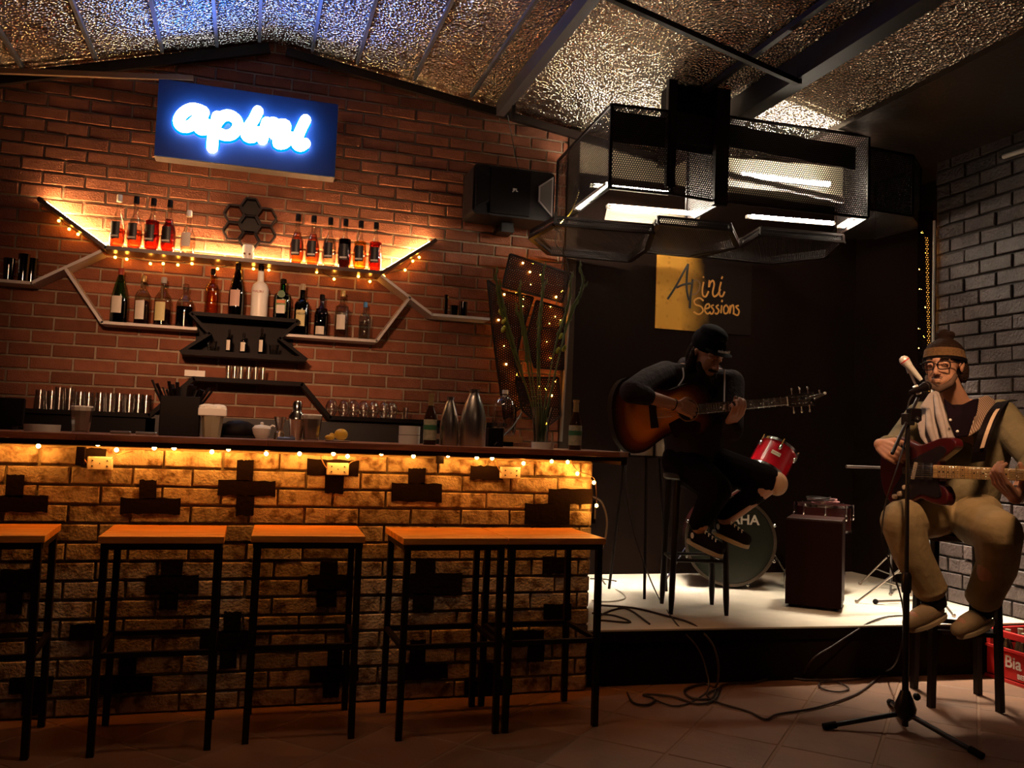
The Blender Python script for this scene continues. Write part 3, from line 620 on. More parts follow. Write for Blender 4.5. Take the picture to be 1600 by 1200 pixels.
panel([P(1128, 245, y=4.70), P(1132, 290, y=4.70), P(1330, 310, y=4.66), P(1326, 262, y=4.66)], mat('back_reflector', (.55, .46, .34), .5), lanB, 'reflector_plate')
panel([(2.58, 4.375, 2.90), (3.44, 4.34, 2.86), (3.44, 4.34, 3.0), (2.58, 4.375, 3.03)], INN, lanB, 'inner_shade')
MB().bar((2.56, 4.5, 2.78), (3.45, 4.46, 2.70), .03, .03).build('cross_tube', mat('pale_conduit', (.5, .42, .34), .5), lanB)
lanC = hexbox([(3.52, 4.32), (3.86, 4.34), (4.08, 4.52), (4.05, 4.9), (3.8, 5.1), (3.62, 4.75)], 2.62, 3.0, 'dark unlit perforated hexagon box next to the grey brick wall', sides=[0, 1, 2, 5], bottom=True)
low = [
 ([(1.62, 4.62), (2.20, 4.55), (2.36, 4.95), (2.42, 5.35), (1.86, 5.38), (1.60, 5.0)], 2.385, 2.43, 'lower left dark hexagon tray hanging below the lit tube cluster'),
 ([(2.26, 4.60), (2.72, 4.56), (2.98, 4.90), (2.86, 5.30), (2.46, 5.32), (2.38, 4.98)], 2.455, 2.50, 'lower middle hexagon tray of perforated metal above the poster'),
 ([(2.96, 4.60), (3.52, 4.55), (3.70, 4.95), (3.50, 5.30), (2.95, 5.30), (3.02, 4.9)], 2.465, 2.51, 'lower right hexagon tray of perforated metal under the central lantern')]
for poly, a, b, lb in low: hexbox(poly, a, b, lb, fw=.034)
# added area lights boosting the lantern tubes, throwing the pool on the platform
area('added_pool_light', (2.35, 5.0, 2.54), (2.35, 5.02, 0.3), (1.3, .08), 42.0, TUBEC, 36).parent = None
area('added_side_light', (3.55, 4.45, 2.43), (3.72, 3.95, 0.2), (.4, .08), 17.0, TUBEC, 56).parent = None
for (a, b, c, lb) in (((875, 350), (893, 330), (905, 298), 'yellow wire curling up beside the left lantern'),):
    solo(MB().tube(smoothpts([P(*a, y=5.0), P(*b, y=5.0), P(*c, y=5.0)], 4), .004, 5), 'wire', mat('yellow_wire', (.7, .5, .05), .5), lb, 'cable')
solo(MB().tube(smoothpts([P(868, 330, y=5.1), P(872, 352, y=5.1), P(868, 380, y=5.1), P(884, 400, y=5.15), P(892, 440, y=5.2)], 4), .004, 5).tube(smoothpts([P(872, 310, y=5.1), P(866, 345, y=5.1), P(880, 378, y=5.1), P(878, 420, y=5.2)], 4), .003, 5), 'wire_bundle', CABLE, 'loose wires hanging between the loudspeaker and left lantern', 'cable')
solo(MB().tube([P(892, 425, y=5.42), P(884, 560, y=5.42), P(876, 690, y=5.42)], .012, 8), 'conduit_pipe', mat('grey_conduit', (.22, .17, .14), .5), 'vertical grey conduit at the left edge of the black stage wall', 'pipe')
# right corner column with lights, pipe, unlit tube
colr = thing('lit_corner_column', (4.24, 4.41, SZ), 'tall narrow perforated column glowing with bulbs in the stage corner', 'lamp')
panel([P(1431, 975, y=4.42), P(1450, 975, y=4.42), P(1458, 330, y=4.42), P(1434, 330, y=4.42)], PERF2, colr, 'perforated_panel')
bl = [P(x, y_, y=4.46) for x, y_ in ((1441, 363), (1447, 395), (1436, 420), (1438, 452), (1446, 480), (1436, 514), (1444, 526), (1436, 543), (1449, 570), (1441, 600), (1450, 610), (1440, 640))]
me = MB().ball((0, 0, 0), .007, 8, 4).mesh('bulb', True); me.materials.append(BULBS)
for b in bl:
    o = bpy.data.objects.new('bulb', me); C.objects.link(o); o.parent = colr; o.location = b-colr.location
MB().bar(P(1448, 370, y=4.44), P(1453, 620, y=4.44), .012).build('led_strip', emis('amber_strip', (1, .4, .06), 1.6), colr)
solo(MB().tube([P(1460, 345, y=4.40), P(1457, 620, y=4.40), P(1452, 900, y=4.40)], .009, 8), 'white_pipe', WHITEM, 'slim white pipe where the grey brick wall meets the stage corner', 'pipe')
ul = thing('unlit_tube_light', P(1583, 240, x=4.09), 'unlit white tube lamp high on the grey brick wall', 'lamp')
MB().tube([P(1568, 245, x=4.08), P(1640, 222, x=4.08)], .014, 10).build('tube', mat('tube_glass', (.75, .68, .6), .3), ul, smooth=True)
MB().bar(P(1563, 243, x=4.105), P(1645, 217, x=4.105), .03, .03).build('fixture', GMORTAR, ul)

# ------------------------------------------------------------------ left perforated light panels
def lit_panel(c4, y_, label, bulbs):
    pts = [P(a, b, y=y_) for a, b in c4]; cc = sum(pts, V())/len(pts)
    t = thing('perforated_light_panel', (cc.x, cc.y, min(p.z for p in pts)), label, 'lamp', 'perforated panels lit from behind')
    panel(pts, PERF2, t); f_ = MB()
    for k in range(len(pts)): f_.bar(pts[k], pts[(k+1) % len(pts)], .012)
    f_.build('frame', STEEL, t)
    for b in bulbs:
        o = bpy.data.objects.new('bulb', me); C.objects.link(o); o.parent = t; o.location = P(b[0], b[1], y=y_+(.035 if len(b) < 3 else -.012))-t.location
lit_panel([(762, 438), (785, 455), (833, 465), (812, 530), (805, 570), (826, 628), (788, 655), (770, 520)], 5.36, 'left perforated lit panel leaning on the bricks behind the tall vase',
          [(788, 460, 1), (806, 459), (817, 468), (818, 478), (779, 500, 1), (788, 541), (791, 569, 1), (806, 590), (812, 625), (808, 585)])
lit_panel([(797, 397), (892, 428), (879, 472), (832, 460), (785, 448)], 5.33, 'upper perforated lit panel tilted above the tall vase', [(817, 411, 1), (832, 411), (828, 425, 1), (844, 430), (829, 444), (854, 442), (878, 455), (869, 464, 1)])
lit_panel([(838, 470), (882, 482), (880, 578), (835, 574), (822, 530)], 5.38, 'right perforated lit panel with the vase stems in front', [(860, 480), (868, 495), (875, 499), (858, 505), (854, 533), (860, 560)])
lit_panel([(806, 590), (872, 590), (876, 650), (850, 670), (815, 640)], 5.35, 'lowest perforated lit panel just above the bar top', [(810, 590), (868, 595), (853, 608), (862, 618, 1), (842, 605), (853, 662, 1)])

# ------------------------------------------------------------------ bar counter
YB0 = 3.80; BARX = 1.565
bar = thing('bar_counter', (-.2, 4.0, 0), 'whitewashed brick bar counter painted with black crosses', 'counter')
MB().box((-.45, YB0+.09, .53), (2*(BARX+.45)-.004, .15, 1.06)).build('mortar_core', WMORTAR, bar)
brick_field(bar, (-2.0, YB0+.015, 0), (1, 0, 0), (0, -1, 0), BARX+2.0, 1.0, .2285, .0755, .010, WBRICK, .015, V((.2, 2.5, .7)), zstart=0.0, limit=300, off=.15, jit=.0025)
brick_field(bar, (BARX-.005, YB0+.012, 0), (0, 1, 0), (1, 0, 0), .16, 1.0, .16, .0755, .010, WBRICK, .012, V((.2, 2.5, .7)), zstart=0.0, limit=60, off=0)
def cross_patch(rects):
    mb = MB()
    for (x0, y0, x1, y1) in rects:
        a, b, c, d = P(x0, y0, y=YB0-.004), P(x1, y0, y=YB0-.004), P(x1, y1, y=YB0-.004), P(x0, y1, y=YB0-.004)
        xa, xb = (a.x+d.x)/2, (b.x+c.x)/2; za, zc = (a.z+b.z)/2, (c.z+d.z)/2; n_ = 10; tp, bt = [], []
        for k in range(n_+1):
            x = xa+(xb-xa)*k/n_; tp.append(V((x+(rnd.uniform(-.003, .003) if k in (0, n_) else 0), YB0-.005, za+rnd.uniform(-.003, .003)))); bt.append(V((x, YB0-.005, zc+rnd.uniform(-.003, .003))))
        mb.prism(tp+bt[::-1], (0, .010, 0))
    mb.build('painted_cross', BPAINT, bar)
for rc in ([(9, 742, 37, 777), (-20, 774, 75, 800)], [(218, 750, 245, 780), (188, 778, 282, 803)], [(370, 719, 396, 752), (340, 751, 431, 775), (369, 774, 397, 806)],
           [(480, 718, 560, 744), (508, 742, 537, 771)], [(638, 732, 664, 756), (612, 755, 691, 784)], [(735, 728, 786, 750)], [(857, 764, 926, 788), (820, 787, 890, 820)], [(118, 700, 165, 727)],
           [(252, 875, 285, 901), (227, 899, 311, 929), (249, 927, 278, 953)], [(350, 956, 376, 988), (312, 986, 400, 1017), (343, 1015, 370, 1045)], [(186, 1020, 213, 1059), (152, 1057, 237, 1083)],
           [(500, 877, 528, 899), (481, 898, 545, 923), (495, 921, 526, 948)], [(512, 1010, 535, 1042), (484, 1040, 560, 1066), (505, 1064, 530, 1090)], [(650, 872, 680, 897), (640, 896, 722, 929), (645, 927, 677, 955)],
           [(0, 890, 60, 925), (10, 923, 35, 960)], [(14, 1058, 82, 1084), (34, 1082, 62, 1118)], [(848, 870, 892, 897)], [(850, 944, 893, 968)], [(640, 1000, 665, 1040), (622, 1038, 700, 1062)],
           [(748, 1036, 778, 1064), (726, 1062, 800, 1088)], [(790, 985, 850, 1010), (824, 1008, 850, 1034)], [(108, 975, 150, 1000)]):
    cross_patch(rc)
# worktop in planks with steel edge
wt = thing('worktop', (0.0, 3.95, 1.08), 'long reddish wooden bar top with black steel edge and mitred end', 'worktop')
ZT = 1.112; xs = [-2.2, -1.35, -.62, .08, .82, 1.30, 1.72]
for i in range(len(xs)-1):
    a, b = xs[i], xs[i+1]-.0015
    for (ya, yb) in ((3.62, 3.85), (3.8515, 4.06), (4.0615, 4.27)):
        off_ = 0 if ya < 3.8 else (-.25 if ya < 4 else -.1)
        a2, b2 = (a+off_ if i else a), (b+off_ if i < len(xs)-2 else b)
        if i == len(xs)-2 and ya < 3.8:  poly = [(a2, ya), (b2-.10, ya), (b2, ya+.12), (b2, yb), (a2, yb)]
        else: poly = [(a2, ya), (b2, ya), (b2, yb), (a2, yb)]
        MB().prism([(p[0], p[1], ZT-.024) for p in poly], (0, 0, .024)).build('plank', TOPW, wt, bevel=.0015)
MB().box((-.27, 3.66, ZT-.034), (3.86, .03, .018)).box((-.27, 4.22, ZT-.043), (3.86, .03, .034)).box((1.66, 3.95, ZT-.043), (.03, .58, .034)).build('steel_frame', STEEL, wt)
# lamps strung along the bar
bb = [(14, 688), (60, 697), (153, 694), (182, 703), (241, 700), (272, 700), (331, 706), (357, 702), (416, 709), (468, 709), (521, 709), (543, 713), (596, 709), (646, 713), (700, 712), (745, 715), (769, 716), (818, 724), (862, 721), (887, 722), (902, 740), (928, 754), (932, 790)]
bpt = [P(x, y_, y=3.735 if i < 20 else 3.74) for i, (x, y_) in enumerate(bb)]
string_lights('string_lights', [p+V((0, 0, .014+.006*(i % 2))) for i, p in enumerate(bpt)], bpt, 'string of amber bulbs along the underside of the bar top', m=BULB, br=.0085, wm=mat('amber_wire', (.12, .06, .03), .5))
for k, (px, py) in enumerate(((156, 724), (528, 733), (798, 739))):
    q = P(px, py, y=3.765); t = thing('power_socket', (q.x, 3.765, q.z-.022), ('white four-hole power socket at the left end of the bar', 'white four-hole power socket in the middle of the bar front', 'white four-hole power socket at the right end of the bar')[k], 'socket', 'power sockets on the bar front')
    MB().box((q.x, 3.775, q.z), (.092, .028, .052)).build('housing', WHITEM, t, bevel=.003)
    hm = MB()
    for dx in (-.027, .027):
        for dz in (-.011, .011): hm.lathe([(.005, 0), (.005, .002)], (q.x+dx, 3.7605, q.z+dz), 3, Matrix.Rotation(PI/2, 3, 'X'))
    hm.lathe([(.0025, 0), (.0025, .002)], (q.x, 3.7605, q.z), 8, Matrix.Rotation(PI/2, 3, 'X')); hm.build('socket_holes', BLACK, t)['kind'] = 'stuff'
    solo(MB().tube(smoothpts([(q.x-.045, 3.762, q.z), (q.x-.06, 3.76, q.z+.02), (q.x-.075, 3.758, q.z+.05), (q.x-.07, 3.76, ZT-.062)], 4), .0025, 5).tube(smoothpts([(q.x+.045, 3.762, q.z+.02), (q.x+.06, 3.757, q.z+.035), (q.x+.12, 3.755, ZT-.065)], 4), .002, 5),
         'socket_lead', mat('pale_lead_%d' % k, (.35, .2, .1), .5), ('thin lead looping from the left power socket up to the bar top', 'thin lead looping from the middle power socket up to the bar top', 'thin lead looping from the right power socket up to the bar top')[k], 'cable')
# black plug boxes / bracket beneath
for k, px in enumerate((126, 688)):
    q = P(px, 712, y=3.76); solo(MB().box((q.x, 3.765, q.z), (.03, .03, .07)), 'plug_box', BLACK, ('black plug hanging under the bar top at the left', 'black plug hanging under the bar top at the right')[k], 'plug')

# ------------------------------------------------------------------ bar stools
def bar_stool(c, label, rz=0, sw=.42, sd=.38, H_=.76):
    t = thing('bar_stool', (c[0], c[1], 0), label, 'stool', 'bar stools along the brick counter')
    ca, sa = math.cos(rz), math.sin(rz); r3 = Matrix.Rotation(rz, 3, 'Z')
    W = lambda x, y, z: V((c[0], c[1], 0))+r3 @ V((x, y, z))
    for k in range(3):
        y0 = -sd/2+k*sd/3
        MB().box(W(0, y0+sd/6, H_-.0125), (sw, sd/3-.0015, .025), r3).build('seat_plank', SEATW, t, bevel=.002)
    x, y = sw/2-.018, sd/2-.02
    for sx in (-1, 1):
        for sy in (-1, 1): MB().bar(W(sx*x, sy*y, 0), W(sx*x*.98, sy*y, H_-.025), .024, .024).build('leg', STEEL, t)
    zt_ = H_-.037
    MB().bar(W(-x, -y, zt_), W(x, -y, zt_), .022).bar(W(-x, y, zt_), W(x, y, zt_), .022).bar(W(-x, -y, zt_), W(-x, y, zt_), .022).bar(W(x, -y, zt_), W(x, y, zt_), .022).build('seat_frame', STEEL, t)
    for a, b in (((-x, -y), (x, -y)), ((-x, y), (x, y)), ((-x, -y), (-x, y)), ((x, -y), (x, y))):
        MB().bar(W(*a, .345), W(*b, .345), .018).build('footrest_bar', STEEL, t)
    return t
bar_stool((-.87, 3.53), 'wooden-topped bar stool cut off by the left picture edge', R(3))
bar_stool((-.27, 3.52), 'second wooden-topped bar stool from the left', R(0))
bar_stool((.25, 3.55), 'third wooden-topped bar stool from the left, in the middle of the row', R(-2))
bar_stool((.795, 3.49), 'fourth wooden-topped bar stool from the left, touching its right neighbour', R(1.5))
bar_stool((1.22, 3.50), 'rightmost wooden-topped bar stool, at the end of the counter', R(1))

# ------------------------------------------------------------------ things on the bar top
def on(px, y_): q = P(px, 670, y=y_); return q.x
X = lambda px, y_: on(px, y_)
y = 3.98
q = P(15, 650, y=4.15); tl = thing('till_monitor', (q.x-.03, 4.15, ZT), 'dark back of a small screen at the left end of the bar', 'monitor')
MB().box((q.x-.04, 4.15, ZT+.075), (.19, .03, .12), Matrix.Rotation(-.12, 3, 'X')).build('screen', BLACK, tl, bevel=.004); MB().box((q.x-.04, 4.17, ZT+.01), (.12, .1, .02)).build('stand', BLACK, tl)
def ashtray(px, y_, r_, h, label, n=1):
    x_ = X(px, y_); t = thing('ashtray', (x_, y_, ZT), label, 'ashtray', 'white round ashtrays')
    for k in range(n):
        z_ = ZT+k*h; MB().lathe([(r_, 0), (r_*1.02, h*.95), (r_*.9, h*.95), (r_*.85, h*.4), (.0005, h*.35)], (x_, y_, z_), 24).build('dish', CERAMIC, t, smooth=True)
ashtray(66, 3.90, .066, .03, 'low white ashtray at the left end of the bar'); ashtray(640, 3.92, .048, .042, 'two white ashtrays stacked beside the left beer bottle', 2); ashtray(849, 3.80, .052, .032, 'white ashtray in front of the glass flower vase')
def glass_cup(px, y_, h, r_, label, fillm, lid, name='filled_glass'):
    x_ = X(px, y_); t = thing(name, (x_, y_, ZT), label, 'glass', 'facetted glasses on the bar')
    MB().lathe([(r_*.72, 0), (r_, h), (r_*.95, h), (r_*.7, .008), (.0005, .008)], (x_, y_, ZT), 12).build('glass_body', SH, t, smooth=False)
    MB().lathe([(r_*.66, .01), (r_*.88, h*.88), (.0005, h*.88)], (x_, y_, ZT), 12).build('contents', fillm, t)
    if lid: MB().lathe([(r_*.94, h*.86), (r_*.96, h*1.01), (r_*.9, h*1.05), (.0005, h*1.06)], (x_, y_, ZT), 12).build('paper_top', lid, t)
GREYF = mat('packed_napkins', (.30, .24, .2), .8)
glass_cup(126, 3.92, .105, .045, 'glass packed with folded napkins right of the low ashtray', GREYF, PAPER); glass_cup(487, 3.86, .11, .044, 'glass packed with folded napkins right of the cocktail shaker', GREYF, PAPER)
x_ = X(331, 3.92); t = thing('tissue_holder', (x_, 3.92, ZT), 'glass holder heaped with white paper tissues beside the black straw caddy', 'napkin holder')
MB().lathe([(.036, 0), (.046, .09)], (x_, 3.92, ZT), 8).build('glass_body', mat('tissue_glass', (.32, .27, .18), .3), t)
MB().box((x_, 3.92, ZT+.108), (.115, .085, .034)).ball((x_-.02, 3.91, ZT+.128), (.04, .03, .014)).ball((x_+.022, 3.93, ZT+.126), (.036, .03, .017)).build('tissues', PAPER, t, bevel=.006)
x_ = X(281, 3.98); t = thing('straw_caddy', (x_, 3.98, ZT), 'black square caddy stuffed with black straws and stirrers', 'holder')
MB().box((x_, 3.98, ZT+.085), (.16, .12, .17)).build('box', BLACK, t, bevel=.003)
sm_ = MB()
for k in range(22): 
    a = x_-.07+.0066*k; dx = (a-x_)*.75; sm_.bar((a, 3.98+rnd.uniform(-.04, .04), ZT+.12), (a+dx, 3.98+rnd.uniform(-.05, .05), ZT+.185+rnd.uniform(0, .05)), .014, .006)
o = sm_.build('straws', BLACK, t); o['kind'] = 'stuff'
solo(MB().ball((X(372, 4.05), 4.05, ZT+.03), (.085, .06, .05)).box((X(372, 4.05), 4.05, ZT+.005), (.16, .12, .01)), 'black_bag', BLACK, 'black crumpled bag between the tissue holder and the sugar bowl', 'bag', smooth=True)
for k, (a, lb) in enumerate((((172, 205), 'steel knife lying flat left of the straw caddy'), ((212, 246), 'steel peeler lying flat next to the straw caddy'))):
    solo(MB().bar((X(a[0], 3.75), 3.76, ZT+.008), (X(a[1], 3.75), 3.75, ZT+.008), .02, .012), 'bar_knife', STAINLESS, lb, 'utensil', bevel=.004)
x_ = X(409, 3.92); t = thing('sugar_bowl', (x_, 3.92, ZT), 'small white lidded sugar bowl with a spoon', 'bowl')
MB().lathe([(.022, 0), (.034, .02), (.041, .045), (.038, .046)], (x_, 3.92, ZT), 18).build('bowl', CERAMIC, t, smooth=True); MB().lathe([(.040, .046), (.03, .058), (.006, .062), (.008, .07), (.0005, .074)], (x_, 3.92, ZT), 18).build('lid', CERAMIC, t, smooth=True)
MB().tube([(x_+.03, 3.92, ZT+.05), (x_+.045, 3.92, ZT+.06), (x_+.055, 3.92, ZT+.055)], .005, 6).build('spoon', CERAMIC, t, smooth=True)
x_ = X(437, 3.98); o = MB().lathe([(.024, 0), (.021, .03), (.012, .038), (.027, .10), (.025, .1), (.01, .04), (.0005, .038)], (0, 0, 0), 16).build('jigger', mat('jigger_metal', (.45, .36, .28), .25, metal=.9), None, smooth=True); o.location = (x_, 3.98, ZT); tag(o, 'steel jigger measure just left of the cocktail shaker', 'jigger')
solo(MB().box((X(448, 3.85), 3.86, ZT+.006), (.075, .03, .012)), 'bottle_opener', mat('blue_steel', (.2, .25, .4), .3, metal=.6), 'small blue-grey opener lying at the foot of the jigger', 'utensil', bevel=.003)
x_ = X(463, 3.88); t = thing('cocktail_shaker', (x_, 3.88, ZT), 'shiny steel cocktail shaker on the bar', 'shaker')
MB().lathe([(.026, 0), (.034, .085), (.036, .09)], (x_, 3.88, ZT), 20).build('tin', CHROME, t, smooth=True); MB().lathe([(.037, .09), (.036, .105), (.02, .125), (.019, .128)], (x_, 3.88, ZT), 20).build('strainer_top', CHROME, t, smooth=True); MB().lathe([(.0195, .128), (.02, .16), (.014, .17), (.0005, .171)], (x_, 3.88, ZT), 18).build('cap', CHROME, t, smooth=True)
x_ = X(528, 3.86); t = thing('lemon_board', (x_, 3.86, ZT), 'small white saucer with a cut lemon', 'saucer')
MB().lathe([(.05, 0), (.058, .006), (.0005, .007)], (x_, 3.86, ZT), 20).build('saucer', CERAMIC, t, smooth=True)
LEM = mat('lemon_skin', (.85, .48, .04), .45, bump=.3)
solo(MB().ball((x_+.015, 3.86, ZT+.032), (.030, .026, .026), 14, 8).ball((x_-.026, 3.85, ZT+.026), (.012, .01, .012)), 'lemon', LEM, 'yellow cut lemon on the white saucer', 'lemon', smooth=True)
solo(MB().ball((x_-.035, 3.84, ZT+.018), (.022, .012, .012), 10, 6), 'lemon_peel', LEM, 'curl of lemon peel beside the cut lemon', 'lemon', smooth=True)
BEERG = glass('brown_beer_glass', (.10, .03, .01), gloss=.15); 
def beer(px, y_, label):
    x_ = X(px, y_); t = thing('beer_bottle', (x_, y_, ZT), label, 'bottle', 'brown beer bottles on the bar')
    h = .232; MB().lathe([(.028, 0), (.030, .004), (.030, .12), (.024, .145), (.013, .175), (.0115, .2)], (x_, y_, ZT), 18).build('glass_body', mat('beer_brown', (.035, .012, .006), .12, coat=.5), t, smooth=True)
    MB().lathe([(.0135, .178), (.0125, .222), (.015, .224), (.015, .235), (.0005, .236)], (x_, y_, ZT), 14).build('foil_neck', GOLDF, t, smooth=True)
    MB().lathe([(.0306, .022), (.0306, .115)], (x_, y_, ZT), 18).build('label', mat('beer_label', (.55, .5, .36), .5, noise_amt=.5, noise_scale=60, dark=(.2, .25, .12)), t, smooth=True)
    MB().lathe([(.0312, .068), (.0312, .090)], (x_, y_, ZT), 18).build('label_band', mat('beer_green', (.05, .18, .08), .5), t, smooth=True)
beer(672, 3.87, 'brown beer bottle beside the stacked ashtrays'); beer(899, 3.80, 'brown beer bottle alone at the right end of the bar')
def flask(px, y_, h, r_, label):
    x_ = X(px, y_); t = thing('steel_flask', (x_, y_, ZT), label, 'flask', 'brushed steel flasks on the bar')
    MB().lathe([(r_*.97, 0), (r_, .006), (r_, h*.42), (r_*.93, h*.55), (r_*.72, h*.72), (r_*.46, h*.87), (r_*.36, h*.92), (r_*.36, h*.955)], (x_, y_, ZT), 28).build('body', STAINLESS, t, smooth=True)
    MB().lathe([(r_*.39, h*.945), (r_*.41, h), (.0005, h)], (x_, y_, ZT), 16).build('cap', STAINLESS, t, smooth=True)
flask(702, 3.87, .222, .043, 'smaller brushed steel bottle-shaped flask'); flask(739, 3.85, .262, .060, 'larger brushed steel bottle-shaped flask')
x_ = X(720, 4.02); tumbler((x_, 4.02, ZT), .11, .03, 'clear glass half hidden between the two steel flasks', None, m=SH)
x_ = X(773, 4.0); solo(MB().box((x_, 4.0, ZT+.045), (.075, .06, .09)), 'black_box', BLACK, 'small black box under the big glass water bottle', 'box', bevel=.003)
xj = P(788, 650, y=4.5).x; jt = thing('water_bottle', (xj, 4.5, 1.165), 'large clear glass water bottle standing on a ledge behind the steel flasks', 'bottle')
MB().lathe([(.035, 0), (.058, .008), (.066, .03), (.067, .15), (.055, .19), (.03, .212), (.014, .222), (.014, .235)], (xj, 4.5, 1.165), 22).build('glass_body', glass('jug_glass', (.96, .94, .96), gloss=.22, edge=.6), jt, smooth=True)
MB().lathe([(.05, .012), (.061, .03), (.061, .135), (.0005, .135)], (xj, 4.5, 1.165), 20).build('water', liq('water', (.88, .84, .8)), jt, smooth=True); MB().lathe([(.017, .23), (.017, .25), (.0005, .25)], (xj, 4.5, 1.165), 12).build('cap', WHITEM, jt)
lg = thing('back_ledge', (1.18, 4.55, 0), 'pale wooden ledge behind the bar end carrying the glass water bottle', 'ledge')
MB().box((1.20, 4.55, 1.15), (.42, .25, .03)).build('board', mat('pale_board', (.45, .22, .09), .5), lg); MB().box((1.03, 4.6, .567), (.04, .15, 1.135)).box((1.37, 4.6, .567), (.04, .15, 1.135)).build('support', BLACK, lg)
solo(MB().tube(smoothpts([P(815, 645, y=4.3), P(800, 668, y=4.15), P(782, 685, y=4.0), (X(773, 3.96), 3.96, ZT+.006)], 4), .004, 5), 'black_lead', CABLE, 'black lead curving down behind the glass water bottle to the bar top', 'cable')
# vase with gladioli
xv, yv = X(845, 3.90), 3.90
vs = thing('flower_vase', (xv, yv, ZT), 'tall clear glass vase at the right end of the bar', 'vase')
MB().lathe([(.034, 0), (.036, .01), (.034, .02), (.037, .08), (.045, .14), (.06, .195), (.057, .195), (.042, .14), (.033, .08), (.03, .02), (.0005, .018)], (xv, yv, ZT), 20).build('glass_body', glass('vase_glass', (.82, .85, .78), gloss=.2, edge=.5), vs, smooth=True)
STEM = mat('green_stem', (.11, .15, .035), .6, noise_amt=.4, noise_scale=30); PETAL = mat('yellow_green_bud', (.45, .48, .05), .55)
stems = [((775, 425), (780, 470), (800, 545), (828, 625)), ((780, 445), (792, 500), (812, 570), (832, 640)), ((812, 445), (815, 490), (828, 560), (838, 640)), ((806, 480), (818, 520), (826, 580), (836, 650)),
         ((850, 415), (846, 480), (840, 560), (842, 650)), ((852, 440), (842, 500), (843, 580), (846, 650)), ((893, 430), (887, 480), (868, 540), (850, 640)), ((906, 415), (910, 450), (888, 500), (852, 650)), ((914, 445), (895, 485), (880, 530), (856, 640))]
for k, s4 in enumerate(stems):
    t = thing('gladiolus_stem', P(*s4[3], y=yv), ('leftmost', 'second', 'third', 'fourth', 'fifth', 'sixth', 'seventh', 'eighth', 'rightmost')[k] + ' green gladiolus stem from the left in the vase on the bar', 'flower', 'gladiolus stems in the vase')
    dy = -.05+.0125*k; pts = smoothpts([P(*s4[0], y=yv+dy*2), P(*s4[1], y=yv+dy*1.3), P(*s4[2], y=yv+dy*.6), P(*s4[3], y=yv+dy*.1), V((xv+(k-4)*.004, yv+dy*.15, ZT+.03))], 6)
    n_ = len(pts); MB().tube(pts, [.0035+.0035*math.sin(PI*min(1, i/(n_*.55))) if i < n_*.55 else .0035 for i in range(n_)], 6).build('stem', STEM, t, smooth=True)
    lf = MB()
    for i in range(1, n_//2, 2):
        d = (pts[i-1]-pts[i]).normalized(); sd = V((1, .3, 0)) if i % 4 == 1 else V((-1, -.3, 0)); a = pts[i]; 
        lf.tube([a, a+d*.018+sd*.007, a+d*.042+sd*.008], [.003, .007, .0012], 5)
    lf.build('leaf_buds', STEM, t, smooth=True)['kind'] = 'stuff'
    if k in (0, 1, 7, 8, 6):
        for c_ in {0: ((786, 515), (787, 502)), 1: ((782, 488),), 7: ((876, 505),), 8: ((876, 526), (881, 545)), 6: ((871, 548),)}[k]:
            cc = P(*c_, y=yv+dy); MB().ball(cc, (.010, .009, .016), 8, 5, Matrix.Rotation(rnd.uniform(-.6, .6), 3, 'Y')).ball(cc+V((.006, 0, .01)), (.008, .007, .010), 8, 5).build('bloom', PETAL, t, smooth=True)

# ------------------------------------------------------------------ poster on stage wall
YP = YW-.03
ps = thing('poster_board', (3.05, YP, 1.93), 'gold and black painted board with handwritten lettering on the black stage wall', 'sign')
pm = mat('poster_paint', (.75, .36, .06), .7, spec=.08); nt = pm.node_tree; N = nt.nodes; L = nt.links
g = N.new('ShaderNodeNewGeometry'); sp = N.new('ShaderNodeSeparateXYZ'); L.new(g.outputs['Position'], sp.inputs[0])
n1 = N.new('ShaderNodeTexNoise'); n1.inputs['Scale'].default_value = 5; L.new(g.outputs['Position'], n1.inputs['Vector'])
ad = N.new('ShaderNodeMath'); ad.operation = 'MULTIPLY_ADD'; ad.inputs[1].default_value = .22; L.new(n1.outputs['Fac'], ad.inputs[0]); L.new(sp.outputs['X'], ad.inputs[2])
mr = N.new('ShaderNodeMapRange'); mr.inputs[1].default_value = 2.96; mr.inputs[2].default_value = 3.16; L.new(ad.outputs[0], mr.inputs[0])
v2 = N.new('ShaderNodeTexVoronoi'); v2.inputs['Scale'].default_value = 22; v2.feature = 'F1'; L.new(g.outputs['Position'], v2.inputs['Vector'])
cr = N.new('ShaderNodeValToRGB'); cr.color_ramp.elements[0].color = (.60, .26, .035, 1); cr.color_ramp.elements[1].color = (.78, .38, .06, 1); cr.color_ramp.elements[1].position = .35; L.new(v2.outputs['Distance'], cr.inputs[0])
mx = N.new('ShaderNodeMix'); mx.data_type = 'RGBA'; L.new(mr.outputs[0], mx.inputs[0]); L.new(cr.outputs[0], mx.inputs[6]); mx.inputs[7].default_value = (.018, .01, .008, 1)
L.new(mx.outputs[2], N['Principled BSDF'].inputs['Base Color'])
MB().prism([(2.665, YP, 1.955), (3.42, YP, 1.955), (3.42, YP, 2.475), (2.665, YP, 2.475)], (0, .02, 0)).build('board', pm, ps)
def strokes(lst, m, r_, nm='lettering'):
    mb = MB()
    for s_ in lst:
        pts = smoothpts([P(980+a/7.273, 380+b/7.273, y=YP-.004) for a, b in s_], 4); mb.tube(pts, r_ if not isinstance(r_, tuple) else r_[0], 6)
    mb.v = [(a, YP-.003+(b-(YP-.004))*.25, c) for a, b, c in mb.v]
    mb.build(nm, m, ps)
strokes([[(460,635),(560,480),(640,330),(695,235)], [(695,235),(682,330),(676,450),(682,560),(705,650)], [(560,505),(640,470),(735,455)], [(745,410),(735,500),(722,600),(712,740)]], mat('dark_lettering', (.02, .012, .01), .5), .0085)
